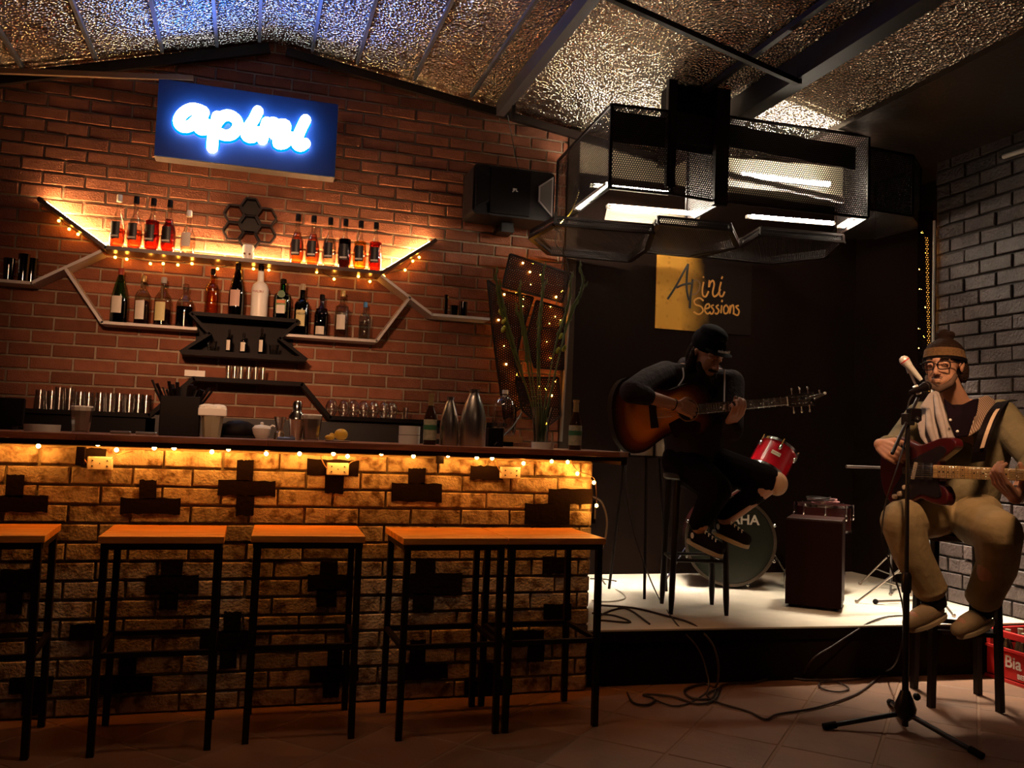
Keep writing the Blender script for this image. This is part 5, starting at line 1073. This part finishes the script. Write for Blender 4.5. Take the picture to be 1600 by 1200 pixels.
text('Heineken', .024, W(.0, .108, .064), hrot @ V((1, .06, .02)), hrot @ V((0, -.25, 1)), PAPER, gt, bold=.0003)
mb = MB(); mb.ball(W(0, -.06, -.02), (.074, .05, .10), 14, 10, hrot)
for s_ in (-1, 1): chain(mb, [W(s_*.072, -.02, .0), W(s_*.078, .0, -.08), W(s_*.07, .01, -.14)], [.020, .026, .018])
blob('hair', mb, HAIR, gt, .006, 2)
mb = MB(); chain(mb, [W(-.056, .035, -.05), W(-.04, .07, -.10), W(0, .08, -.13), W(.04, .07, -.10), W(.056, .035, -.05)], [.016, .024, .034, .024, .016]); cap_(mb, W(0, .07, -.12), .035, W(0, .06, -.20), .02); chain(mb, [W(-.03, .094, -.055), W(0, .104, -.052), W(.03, .094, -.055)], [.007, .009, .007])
blob('beard', mb, HAIR, gt, .005, 2)
for nm, pp in (('drawstring', [(1067, 575, 4.06), (1068, 590, 4.03), (1060, 603, 4.00)]), ('drawstring', [(1132, 577, 4.06), (1132, 600, 4.02), (1131, 640, 3.93)])):
    MB().tube(smoothpts([P(a, b, y=c) for a, b, c in pp], 4), .0042, 6).build(nm, mat('pale_cord', (.5, .42, .38), .8), gt, smooth=True)
MB().tube([Rw-(Rw-Re).normalized()*.02, Rw-(Rw-Re).normalized()*.024], [.031, .031], 14).build('wristband', BLACK, gt)
# ---- acoustic guitar
ac = thing('acoustic_guitar', A(-.2, -.1), 'sunburst acoustic guitar played by the seated person on stage', 'guitar')
hp = [(.13, .0), (.13, .07), (.09, .125), (.02, .14), (-.05, .12), (-.10, .115), (-.17, .145), (-.25, .19), (-.33, .185), (-.385, .11), (-.40, 0)]
o2 = smoothpts([(a, b, 0) for a, b in hp]+[(a, -b, 0) for a, b in hp[-2:0:-1]]+[(hp[0][0], 0, 0)], 3)[:-1]
SB = mat('sunburst_top', (.70, .28, .05), .22, coat=.5); nt = SB.node_tree; N = nt.nodes; L = nt.links
at = N.new('ShaderNodeAttribute'); at.attribute_name = 'edge'; cr = N.new('ShaderNodeValToRGB'); e = cr.color_ramp.elements
e[0].position = .0; e[0].color = (.98, .44, .07, 1); e[1].position = .97; e[1].color = (.012, .006, .004, 1); x_ = cr.color_ramp.elements.new(.45); x_.color = (.95, .32, .03, 1); x_ = cr.color_ramp.elements.new(.75); x_.color = (.16, .03, .008, 1)
L.new(at.outputs['Fac'], cr.inputs[0]); L.new(cr.outputs[0], N['Principled BSDF'].inputs['Base Color'])
MB().prism([A(p.x, p.y, -.105) for p in o2], an*.10).build('guitar_body', mat('dark_sides', (.012, .006, .004), .6, spec=.1), ac, bevel=.004)
tp = MB(); vals = []; cxx = -.16; R_ = 10; n_ = len(o2)
for i in range(R_+1):
    s_ = i/R_
    for p in o2: tp.v.append(tuple(A(cxx*(1-s_)+p.x*s_, p.y*s_, -.004))); vals.append(s_**1.0)
for i in range(R_):
    for k in range(n_): a = i*n_+k; b = i*n_+(k+1) % n_; tp.f.append((a, b, b+n_, a+n_))
to = tp.build('guitar_top', SB, ac); aa = to.data.attributes.new('edge', 'FLOAT', 'POINT'); aa.data.foreach_set('value', vals)
AR = Matrix((ax, av, an)).transposed()
MB().lathe([(.052, 0), (.052, .002)], A(0, 0, -.003), 24, AR).build('sound_hole', mat('hole_dark', (.01, .006, .004), .9), ac); MB().tube([A(.057*math.cos(t_*PI/12), .057*math.sin(t_*PI/12), -.001) for t_ in range(25)], .0022, 5).build('rosette', mat('rosette_cream', (.5, .35, .2), .4), ac)
MB().prism([A(a, b, -.003) for a, b in [(-.05, -.035), (-.02, -.058), (.03, -.056), (.06, -.07), (.05, -.12), (-.02, -.15), (-.09, -.13), (-.11, -.06)]], an*.003).build('pickguard', mat('tort_guard', (.02, .008, .006), .25), ac)
MB().prism([A(a, b, -.003) for a, b in [(-.205, -.075), (-.165, -.075), (-.170, 0), (-.165, .075), (-.205, .075)]], an*.010).build('bridge', mat('dark_bridge', (.015, .008, .006), .5), ac)
MB().prism([A(.06, -.029, -.008), A(nlen, -.022, -.008), A(nlen, .022, -.008), A(.06, .029, -.008)], an*.016).build('neck', mat('rosewood', (.05, .024, .014), .45), ac)
fm = MB()
for k in range(1, 21): x_ = nlen-.645*(1-2**(-k/12)); (fm.bar(A(x_, -.026, .009), A(x_, .026, .009), .002, .002) if x_ > .06 else 0)
o = fm.build('frets', CHROME, ac); o['kind'] = 'stuff'
for k in (3, 5, 7, 9, 12, 15):
    x_ = nlen-.645*(1-2**(-(k-.5)/12)); MB().lathe([(.003, 0), (.003, .001)], A(x_, 0, .0085), 8, AR).build('fret_marker', PAPER, ac)
MB().bar(A(nlen, -.023, .003), A(nlen, .023, .003), .005, .014).build('nut', PAPER, ac)
MB().prism([A(nlen, -.022, -.006), A(nlen+.03, -.032, -.010), A(nlen+.17, -.038, -.03), A(nlen+.175, 0, -.03), A(nlen+.17, .038, -.03), A(nlen+.03, .032, -.010), A(nlen, .022, -.006)], -an*.014).build('headstock', mat('head_black', (.012, .008, .007), .25, coat=.5), ac)
for k in range(3):
    for s_ in (-1, 1): MB().tube([A(nlen+.045+.045*k, s_*.030, -.022), A(nlen+.045+.045*k, s_*.056, -.022)], [.003, .003], 6).ball(A(nlen+.045+.045*k, s_*.060, -.022), (.007, .009, .005), 8, 6, AR).build('tuning_peg', CHROME, ac, smooth=True); MB().tube([A(nlen+.045+.045*k, s_*.018, -.016), A(nlen+.045+.045*k, s_*.018, .004)], .0035, 6).build('string_post', CHROME, ac)
sr = MB()
for k in range(6): v_ = -.018+.0072*k; sr.tube([A(-.185, v_*1.35, .006), A(nlen, v_*.95, .011)], .0007, 4)
sr.build('strings', CHROME, ac)
cp = thing('capo', A(nlen+.165, .0, .0), 'bright metal capo clipped on the end of the acoustic headstock', 'capo')
MB().bar(A(nlen+.10, .004, .004), A(nlen+.20, .022, .012), .012, .012).bar(A(nlen+.15, -.004, .002), A(nlen+.215, .022, .01), .010, .010).bar(A(nlen+.185, .012, .01), A(nlen+.18, .045, .012), .008, .008).build('arm', CHROME, cp, bevel=.002)
MB().ball(A(nlen+.212, .024, .011), .008, 8, 6).build('pad', PAPER, cp)

# ------------------------------------------------------------------ drum kit
def cyl(c, axis, r_, h, m, name, parent, seg=32, prof=None, label=None):
    rot = V(axis).to_track_quat('Z', 'Y').to_matrix(); return MB().lathe(prof or [(r_, 0), (r_, h)], c, seg, rot).build(name, m, parent, smooth=True, label=label)
bd = V((-.42, -.90, .02)).normalized(); bc = V((2.95, 4.86, SZ+.295)); br_ = .275
bass = thing('bass_drum', (bc.x, bc.y, SZ), 'large bass drum with dark front head behind the seated guitarist', 'drum')
DSH = mat('dark_red_shell', (.04, .004, .004), .35, coat=.3)
DHEAD = mat('dark_drum_head', (.022, .025, .018), .25)
cyl(bc-bd*.40, bd, br_, .40, DSH, 'shell', bass, 48)
cyl(bc, bd, br_, 0, DHEAD, 'drum_head', bass, 48, [(br_*.985, .004), (br_*.985, .008), (.0005, .010)])
def hoop(c, axis, r_, wd, m, parent, name='hoop'): return cyl(c, axis, r_, 0, m, name, parent, 48, [(r_*.965, 0), (r_*1.03, 0), (r_*1.03, wd), (r_*.965, wd), (r_*.965, 0)])
hoop(bc-bd*.012, bd, br_, .032, mat('hoop_dark', (.10, .075, .055), .3, metal=.4), bass)
bx = bd.cross(V((0, 0, 1))).normalized()*-1; bz = bx.cross(bd).normalized(); bz = bz if bz.z > 0 else -bz
if bx.dot(RT) < 0: bx = -bx
text('YAMAHA', .085, bc+bd*.0125+bz*.135, bx, bz, PAPER, bass, bold=.002)
for k in range(8):
    a = PI/8+k*PI/4; q_ = bc+(bx*math.cos(a)+bz*math.sin(a))*br_*1.05
    MB().bar(q_+bd*.015, q_-bd*.06, .012, .016).ball(q_+bd*.022, .011, 8, 6).build('tension_lug', CHROME, bass)
for s_ in (-1, 1):
    q_ = bc+bx*s_*br_*.98-bd*.06-bz*.06; e_ = V((q_.x, q_.y, 0))+bx*s_*.14+bd*.10; e_.z = SZ+.004
    MB().tube([q_, e_], .006, 8).ball(e_+V((0, 0, .008)), .012, 8, 6).build('spur_leg', CHROME, bass, smooth=True)
tom = thing('tom_drum', P(1209, 716, y=4.85), 'bright red tom drum tilted above the bass drum', 'drum')
tax = (RT*.50+V((0, 0, 1))*.80+V((.15, .35, 0))).normalized(); tcn = P(1205, 722, y=4.85)
TRED = mat('candy_red_shell', (.42, .006, .014), .2, coat=.8)
cyl(tcn-tax*.10, tax, .125, .20, TRED, 'shell', tom, 40); hoop(tcn+tax*.090, tax, .130, .018, CHROME, tom); hoop(tcn-tax*.105, tax, .130, .018, CHROME, tom)
cyl(tcn+tax*.10, tax, .12, 0, mat('coated_head', (.5, .45, .38), .6), 'drum_head', tom, 40, [(.122, 0), (.0005, .002)])
tq_ = tax.to_track_quat('Z', 'Y').to_matrix(); 
for k in range(6):
    a = .3+k*PI/3; d_ = tq_ @ V((math.cos(a), math.sin(a), 0)); MB().ball(tcn+d_*.134+tax*.055, (.013, .013, .022), 10, 8, tq_).bar(tcn+d_*.138+tax*.04, tcn+d_*.138+tax*.118, .006).build('tension_lug', CHROME, tom, smooth=True)
pv = P(1213, 712, y=4.70); dv_ = (CAM-tcn); dv_ = (dv_-tax*dv_.dot(tax)).normalized(); sv = dv_.cross(tax).normalized(); sv = sv if sv.dot(RT) > 0 else -sv
MB().prism([tcn+dv_*.1262+sv*a+tax*b for a, b in ((-.03, -.010), (.03, -.010), (.03, .016), (-.03, .016))], dv_*.002).build('name_badge', mat('badge_gold', (.75, .62, .42), .4), tom)
text('YAMAHA', .014, tcn+dv_*.1288+tax*.003, sv, tax, RUST, tom)
MB().tube([tcn-tax*.08, bc+V((.02, .12, .25)), bc+V((0, .14, .20))], .011, 8).build('mount_arm', CHROME, tom, smooth=True)
sn = thing('snare_drum', P(1287, 800, y=4.72), 'dark drum with chrome rim behind the cajon, heaped with cables', 'drum'); snc = P(1287, 788, y=4.72); ra = .165
cyl(V((snc.x, snc.y, snc.z-.16)), (0, 0, 1), ra, .16, DSH, 'shell', sn, 40); hoop(V((snc.x, snc.y, snc.z-.012)), (0, 0, 1), ra+.004, .016, CHROME, sn); hoop(V((snc.x, snc.y, snc.z-.165)), (0, 0, 1), ra+.004, .014, CHROME, sn)
cyl(snc-V((0, 0, .006)), (0, 0, 1), ra, 0, mat('snare_head', (.6, .5, .38), .6), 'drum_head', sn, 40, [(ra*.98, 0), (.0005, .001)])
for k in range(8): a = k*PI/4+.2; q_ = snc+V((math.cos(a), math.sin(a), 0))*(ra+.012); MB().ball(q_+V((0, 0, -.07)), (.010, .010, .022), 8, 6).bar(q_+V((0, 0, -.05)), q_+V((0, 0, .008)), .006).build('tension_lug', CHROME, sn, smooth=True)
for k in range(3): a = k*2.1+.4; q_ = snc+V((math.cos(a), math.sin(a), 0))*.14; e_ = V((q_.x+.10*math.cos(a), q_.y+.06*math.sin(a), SZ)); MB().tube([q_-V((0, 0, .165)), V((e_.x, e_.y, SZ+.1)), e_], .008, 8).build('leg', CHROME, sn, smooth=True)
def coil(c, r_, n_, m, label, name='cable_coil', thick=.005, ell=.8, sd=1):
    rr = random.Random(sd); pts = []
    for k in range(n_*10): a = k*2*PI/10; w_ = 1+.14*math.sin(k*.37+sd)+rr.uniform(-.04, .04); pts.append(V(c)+V((r_*w_*math.cos(a)+.015*math.sin(k*.11), r_*w_*ell*math.sin(a), .006+.011*k/10*.6+.004*math.sin(k*.9))))
    return solo(MB().tube(smoothpts(pts, 2), thick, 6), name, m, label, 'cable', smooth=True)
coil(snc+V((.0, 0, .004)), .085, 4, mat('pink_cable', (.50, .24, .24), .5), 'pinkish cable coiled on top of the dark drum', sd=2); coil(snc+V((-.05, -.02, .02)), .075, 3, CABLE, 'black cable looped over the pink cable on the drum', sd=5)
solo(MB().bar(snc+V((-.06, -.06, .012)), snc+V((.10, .03, .014)), .010, .010), 'drum_stick', mat('stick_wood', (.6, .45, .3), .5), 'pale stick lying under the cables on the drum', 'drumstick')
# cajon
ca, cb = V((2.944, 4.268, SZ)), V((3.177, 4.067, SZ)); cu = (cb-ca).normalized(); cn = V((-cu.y, cu.x, 0)); cn = cn if cn.y > 0 else -cn
cj = thing('cajon', (ca+cb)/2+cn*.15, 'dark wooden cajon box drum standing at the front of the stage', 'drum'); ch_ = P(1225, 808, y=4.268).z-SZ
rotc = Matrix((cu, cn, V((0, 0, 1)))).transposed(); mid_ = (ca+cb)/2+cn*.15
CJ = mat('cajon_wood', (.022, .005, .003), .5, spec=.15, noise_amt=.4, noise_scale=6)
MB().box(mid_+V((0, 0, ch_/2+.01)), (.30, .29, ch_-.02), rotc).build('box', CJ, cj, bevel=.006)
MB().box((ca+cb)/2-cn*.004+V((0, 0, ch_/2+.005)), (.296, .006, ch_-.03), rotc).build('front_panel', mat('cajon_front', (.013, .0035, .002), .8, spec=.05, noise_amt=.5, noise_scale=3), cj, bevel=.001)
for i in (-1, 1):
    for j in (-1, 1): MB().lathe([(.012, 0), (.014, .011)], mid_+cu*.12*i+cn*.11*j, 10).build('foot', RUBBER, cj)
# stands
def tripod(name, base, h, spread, hub, label, m=CHROME, arm=None, az=0, tr=.008):
    b = V(base); t = thing(name, b, label, 'stand'); top = b+V((0, 0, h))
    MB().tube([b+V((0, 0, .06)), top], tr*1.2, 10).build('pole', m, t, smooth=True)
    for k in range(3):
        a = az+k*2*PI/3; e_ = b+V((spread*math.cos(a), spread*math.sin(a), .006)); MB().tube([b+V((0, 0, hub)), e_], tr*.8, 8).ball(e_+V((0, 0, .004)), tr*1.5, 8, 6).build('leg', m, t, smooth=True)
        mdp = b+V((0, 0, hub))+(e_-b-V((0, 0, hub)))*.5; MB().tube([b+V((0, 0, .10)), mdp], tr*.5, 6).build('brace', m, t)
    MB().lathe([(tr*2.2, 0), (tr*2.2, .05)], b+V((0, 0, hub-.02)), 12).build('collar', m, t, smooth=True)
    if arm:
        MB().tube(arm, tr*.8, 8).build('boom_arm', m, t, smooth=True); MB().ball(arm[0], tr*2.6, 10, 8).bar(arm[0]-V((0, 0, .03)), arm[0]+V((0, 0, .04)), .016).build('clamp', m, t, smooth=True)
    return t
DCH = mat('tarnished_chrome', (.45, .38, .34), .3, metal=1)
b1 = P(1376, 935, z=SZ+.0); tripod('cymbal_stand', (b1.x, b1.y-.25, SZ), .82, .30, .26, 'tarnished cymbal stand with a horizontal arm behind the singer', DCH, None, .6)
tb = V((b1.x, b1.y-.25, SZ+.82)); arm_a = tb; arm_b = P(1322, 729, y=tb.y-.02)
o = thing('boom_arm', tb, 'horizontal metal arm clamped to the top of the cymbal stand', 'stand'); MB().tube([V((tb.x, tb.y, arm_b.z)), arm_b], .008, 8).build('rod', DCH, o, smooth=True); MB().box(V((tb.x, tb.y, arm_b.z)), (.05, .03, .04)).ball(V((tb.x, tb.y, arm_b.z+.03)), .014, 8, 6).build('clamp', CHROME, o)
b2 = P(1340, 905, z=SZ); tripod('hi_hat_stand', (b2.x-.08, b2.y-.42, SZ), .48, .22, .24, 'low tarnished tripod stand between the cajon and the singer', DCH, None, 1.9)
o = thing('stage_mic_base', P(1368, 940, z=SZ), 'black round-ended rod of a mic stand base lying on the stage', 'stand'); a = P(1368, 940, z=SZ+.016); b = P(1435, 938, z=SZ+.016); MB().tube([a, b], .008, 8).build('rod', DCH, o, smooth=True); MB().ball(a, .016, 10, 8).build('rubber_end', RUBBER, o, smooth=True)
# white drum left behind the guitarist
wd = P(1006, 700, y=4.75); o = thing('white_drum', (wd.x, wd.y, SZ), 'small white drum partly hidden at the left of the guitarist', 'drum')
cyl(V((wd.x, wd.y, wd.z-.045)), (0, 0, 1), .14, .13, mat('white_shell', (.55, .45, .34), .4), 'shell', o, 36); hoop(V((wd.x, wd.y, wd.z+.075)), (0, 0, 1), .143, .018, STEEL, o); hoop(V((wd.x, wd.y, wd.z-.055)), (0, 0, 1), .143, .012, STEEL, o)
for k in range(6): a = k*PI/3+.5; q_ = V((wd.x, wd.y, wd.z))+V((math.cos(a), math.sin(a), 0))*.145; MB().bar(q_-V((0, 0, .045)), q_+V((0, 0, .08)), .012, .012).build('tension_lug', STEEL, o)
for k in range(3): a = k*2.1+.2; MB().tube([V((wd.x+.12*math.cos(a), wd.y+.12*math.sin(a), wd.z-.04)), V((wd.x+.2*math.cos(a), wd.y+.2*math.sin(a), SZ))], .009, 8).build('leg', STEEL, o, smooth=True)

# ------------------------------------------------------------------ microphone stand and microphones
mbx = P(1414, 1142, z=.0); msd = thing('microphone_stand', (mbx.x, mbx.y, 0), 'black tripod microphone stand in front of the singer', 'stand')
MST = mat('stand_black', (.016, .012, .012), .35, metal=.3)
ptop = P(1414, 655, y=mbx.y)
MB().tube([V((mbx.x, mbx.y, .02)), V((mbx.x, mbx.y, .62))], .0135, 12).build('lower_pole', MST, msd, smooth=True); MB().tube([V((mbx.x, mbx.y, .6)), V((mbx.x, mbx.y, ptop.z))], .009, 12).build('upper_pole', MST, msd, smooth=True)
MB().lathe([(.018, 0), (.021, .02), (.021, .07), (.015, .085)], (mbx.x, mbx.y, .57), 14).build('height_clutch', MST, msd, smooth=True)
MB().lathe([(.02, 0), (.04, .02), (.045, .05), (.03, .09), (.018, .12)], (mbx.x, mbx.y, .045), 16).ball((mbx.x+.05, mbx.y-.01, .14), .016, 8, 6).build('hub', MST, msd, smooth=True)
for e_ in (P(1290, 1135, z=.012), P(1532, 1180, z=.012), V((mbx.x+.20, mbx.y+.32, .012))):
    d_ = (e_-V((mbx.x, mbx.y, .075))).normalized(); lg_ = MB().tube([V((mbx.x, mbx.y, .075)), e_], .0105, 10).build('leg', MST, msd, smooth=True); MB().tube([e_-d_*.045, e_+d_*.01], .0145, 10).build('rubber_foot', RUBBER, msd, smooth=True)
mh = P(1449, 603, y=3.10); bmA = V((mbx.x, mbx.y, ptop.z)); bmB = P(1434, 622, y=3.10)
MB().tube([bmA-(bmB-bmA)*1.5+V((0, 0, 0)), bmA, bmB], .0075, 10).build('boom_arm', MST, msd, smooth=True); MB().box(bmA, (.045, .035, .05)).ball(bmA+V((.03, -.02, 0)), .015, 8, 6).build('boom_clamp', MST, msd, smooth=False, bevel=.005)
MB().box(P(1428, 648, y=3.03), (.06, .03, .055)).build('phone_clip', BLACK, msd, bevel=.006, label='black clip holder on the stand')
def mic(name, a, b, m1, m2, label, ring=None, k=1.0):
    a, b = V(a), V(b); d_ = (b-a).normalized(); t = thing(name, b, label, 'microphone')   # a = head centre, b = tail
    rot = (-d_).to_track_quat('Z', 'Y').to_matrix()
    K = lambda l_: [(p_*(.5+.5*k), z_*k) for p_, z_ in l_]
    MB().lathe(K([(.010, 0), (.0125, .02), (.0175, .115), (.0235, .150), (.0235, .158)]), b, 16, rot).build('handle', m1, t, smooth=True)
    q_ = b-d_*.158*k; MB().lathe(K([(.025, 0), (.0265, .012), (.025, .03), (.016, .047), (.0005, .052)]), q_, 18, rot).build('grille', m2, t, smooth=True)
    MB().lathe(K([(.0268, 0), (.0268, .008)]), q_+(-d_)*.006, 18, rot).build('collar_ring', ring or m1, t, smooth=True); return t
GRL = mat('mic_grille', (.06, .045, .04), .4, metal=.6, bump=.5, bump_scale=400)
md = (RT*-.80+V((0, 0, -1))*.22-FW*.5).normalized(); mic('microphone', mh, mh+md*.135, BLACK, GRL, 'black microphone right at the mouth of the singer', k=.72)
wa, wb_ = P(1413, 563, y=3.10), P(1441, 596, y=3.06); WM = mat('silver_mic', (.85, .78, .68), .35, metal=.3); dd_ = (wb_-wa).normalized(); mic('microphone', wa, wa+dd_*.11, WM, WM, 'bright white second microphone pointing up to the left beside the black one', mat('red_ring', (.6, .03, .03), .4), .62)
t = thing('microphone_clip', P(1428, 597, y=3.09), 'white clip and rod under the bright white microphone', 'clip'); MB().tube([P(1419, 573, y=3.10), P(1422, 582, y=3.10)], .012, 10).build('clip_head', WM, t, smooth=True); MB().tube([P(1421, 580, y=3.10), P(1436, 612, y=3.10)], .0055, 8).build('rod', WM, t, smooth=True); MB().tube([P(1430, 603, y=3.09), P(1436, 615, y=3.09)], .012, 10).build('rod_nut', WM, t, smooth=True)
solo(MB().tube(smoothpts([P(1430, 612, y=3.08), P(1420, 628, y=3.06), P(1417, 655, y=3.06), P(1414, 690, y=3.10), P(1400, 735, y=3.06), P(1383, 790, y=3.1), P(1378, 840, y=3.1), P(1390, 880, y=3.15), P(1408, 935, y=3.15), P(1412, 985, y=3.2), P(1400, 1035, y=3.3), P(1383, 1050, z=.01)], 5), .0035, 6, ), 'microphone_cable', CABLE, 'black cable running down from the microphone along the stand', 'cable', smooth=True)

# ------------------------------------------------------------------ crate of bottles
CR = mat('crate_red', (.50, .022, .02), .4, bump=.1); cx0, cx1, cy0, cy1, chh = 3.80, 4.10, 3.27, 3.70, .255
cr_ = thing('beer_crate', (3.95, 3.485, 0), 'red plastic beer crate with white lettering against the brick wall', 'crate')
MB().box((3.95, 3.485, .012), (.30, .43, .02)).build('bottom', CR, cr_)
for nm, c_, s_ in (('side_panel', (cx0+.006, 3.485, .085), (.012, .43, .17)), ('side_panel', (cx1-.006, 3.485, .085), (.012, .43, .17)), ('end_panel', (3.95, cy0+.006, .085), (.288, .012, .17)), ('end_panel', (3.95, cy1-.006, .085), (.288, .012, .17))): MB().box(c_, s_).build(nm, CR, cr_)
MB().box((cx0+.008, 3.485, .238), (.022, .44, .035)).box((cx1-.008, 3.485, .238), (.022, .44, .035)).box((3.95, cy0+.008, .238), (.30, .022, .035)).box((3.95, cy1-.008, .238), (.30, .022, .035)).build('rim', CR, cr_, bevel=.004)
for x_, y_ in ((cx0+.01, cy0+.01), (cx0+.01, cy1-.01), (cx1-.01, cy0+.01), (cx1-.01, cy1-.01)): MB().box((x_, y_, .195), (.024, .024, .06)).build('corner_post', CR, cr_)
MB().box((cx0-.004, 3.485, .008), (.01, .44, .016)).box((cx0-.003, 3.485, .165), (.01, .44, .014)).build('rib', CR, cr_)
CRW = mat('crate_lettering', (.62, .5, .42), .6)
text('Bia Đa', .085, (cx0-.002, 3.475, .105), (0, -1, 0), (0, 0, 1), CRW, cr_, bold=.0015); text('BEER', .032, (cx0-.002, 3.475, .045), (0, -1, 0), (0, 0, 1), CRW, cr_, bold=.001)
proto = None
for i in range(3):
    for j in range(4):
        p = (3.865+.085*i, 3.33+.10*j, .023)
        if proto is None:
            proto = thing('crate_bottle', p, '', 'bottle'); MB().lathe([(.030, 0), (.031, .005), (.031, .12), (.024, .15), (.0125, .185), (.012, .20)], p, 12).build('glass_body', mat('crate_bottle_glass', (.03, .015, .008), .15, coat=.5), proto, smooth=True); MB().lathe([(.0135, .175), (.013, .222), (.0145, .232), (.0005, .233)], p, 10).build('foil_neck', mat('pale_foil', (.6, .5, .36), .4, metal=.5), proto, smooth=True); b_ = proto
        else: b_ = dup_tree(proto, p)
        tag(b_, 'brown foil-necked beer bottle standing in the red crate', None, 'beer bottles in the red crate')

# ------------------------------------------------------------------ loose cables
def floor_cable(pts, m, label, r_=.0042, name='cable'): return solo(MB().tube(smoothpts(pts, 5), r_, 6), name, m, label, 'cable', smooth=True)
Z0, Z1 = .007, SZ+.006; FL = lambda x, y_: P(x, y_, z=Z0); ST = lambda x, y_: P(x, y_, z=Z1)
BC = mat('brown_black_cable', (.035, .018, .012), .5)
floor_cable([FL(1383, 1048), FL(1350, 1077), FL(1320, 1092), FL(1270, 1107), FL(1215, 1116), FL(1196, 1124), FL(1170, 1112), FL(1120, 1097), FL(1105, 1085), FL(1125, 1075)], BC, 'long cable snaking across the tiles from the microphone stand', .005)
floor_cable([ST(1440, 962), ST(1390, 963), ST(1360, 972), P(1340, 984, y=3.76), P(1300, 1010, y=3.72), P(1270, 1030, y=3.70), FL(1257, 1058), FL(1300, 1063), FL(1326, 1075), FL(1310, 1081), FL(1285, 1076), FL(1283, 1066), FL(1330, 1062), FL(1385, 1056)], BC, 'brown cable dropping over the stage edge into a small loop on the floor')
floor_cable([ST(930, 945), ST(990, 950), ST(1040, 962), ST(1075, 972), P(1095, 985, y=3.83), P(1115, 1010, y=3.77), P(1123, 1045, y=3.74), FL(1118, 1073), FL(1100, 1068), FL(1070, 1078), FL(1080, 1090), FL(1110, 1092), FL(1118, 1080)], BC, 'cable from the stage bulging over the edge into the floor tangle', .0055)
floor_cable([P(980, 716, y=4.5), P(978, 760, y=4.45), P(990, 830, y=4.4), P(1010, 890, y=4.35), ST(1030, 935), ST(1052, 968), P(1066, 985, y=3.84), P(1090, 1012, y=3.78), P(1103, 1045, y=3.74), FL(1105, 1080), FL(1060, 1103), FL(1020, 1092)], BC, 'thin cable hanging from the white drum and running over the stage edge')
floor_cable([ST(925, 958), ST(960, 962), ST(985, 972), ST(950, 970), ST(930, 966), ST(975, 950), ST(1015, 975)], BC, 'tangle of cable on the stage beside the bar end', .005)
floor_cable([FL(980, 1082), FL(990, 1098), FL(1012, 1101), FL(1022, 1092), FL(1005, 1085), FL(1050, 1088), FL(1090, 1100), FL(1118, 1092), FL(1130, 1070), FL(1180, 1066), FL(1215, 1058), FL(1260, 1062), FL(1300, 1062)], BC, 'black cable tangle along the foot of the stage', .005)
floor_cable([P(926, 776, y=4.2), P(940, 785, y=4.2), P(948, 810, y=4.2), P(946, 840, y=4.2), P(938, 865, y=4.25), P(936, 885, y=4.3), ST(945, 912), ST(970, 925), ST(976, 935), ST(950, 940), ST(925, 938)], mat('white_cable', (.6, .52, .42), .5), 'white cable arching out beside the bar end and down to the stage', .005)
floor_cable([ST(922, 904), ST(945, 905), ST(963, 908)], BC, 'short thin lead with a plug lying on the bright stage'); 
q = P(931, 800, y=4.15); t = thing('power_strip', (q.x-.03, 4.17, q.z-.06), 'grey power adapter box fixed beside the bar end', 'power strip'); MB().box((q.x-.03, 4.17, q.z), (.06, .05, .12)).build('housing', BLACK, t, bevel=.004); MB().box((q.x-.035, 4.142, q.z+.02), (.02, .006, .05)).box((q.x-.008, 4.142, q.z+.0), (.008, .006, .07)).build('clip', mat('grey_clip', (.5, .45, .4), .4), t); MB().box((q.x-.09, 4.17, q.z), (.08, .03, .03)).build('wall_arm', BLACK, t)
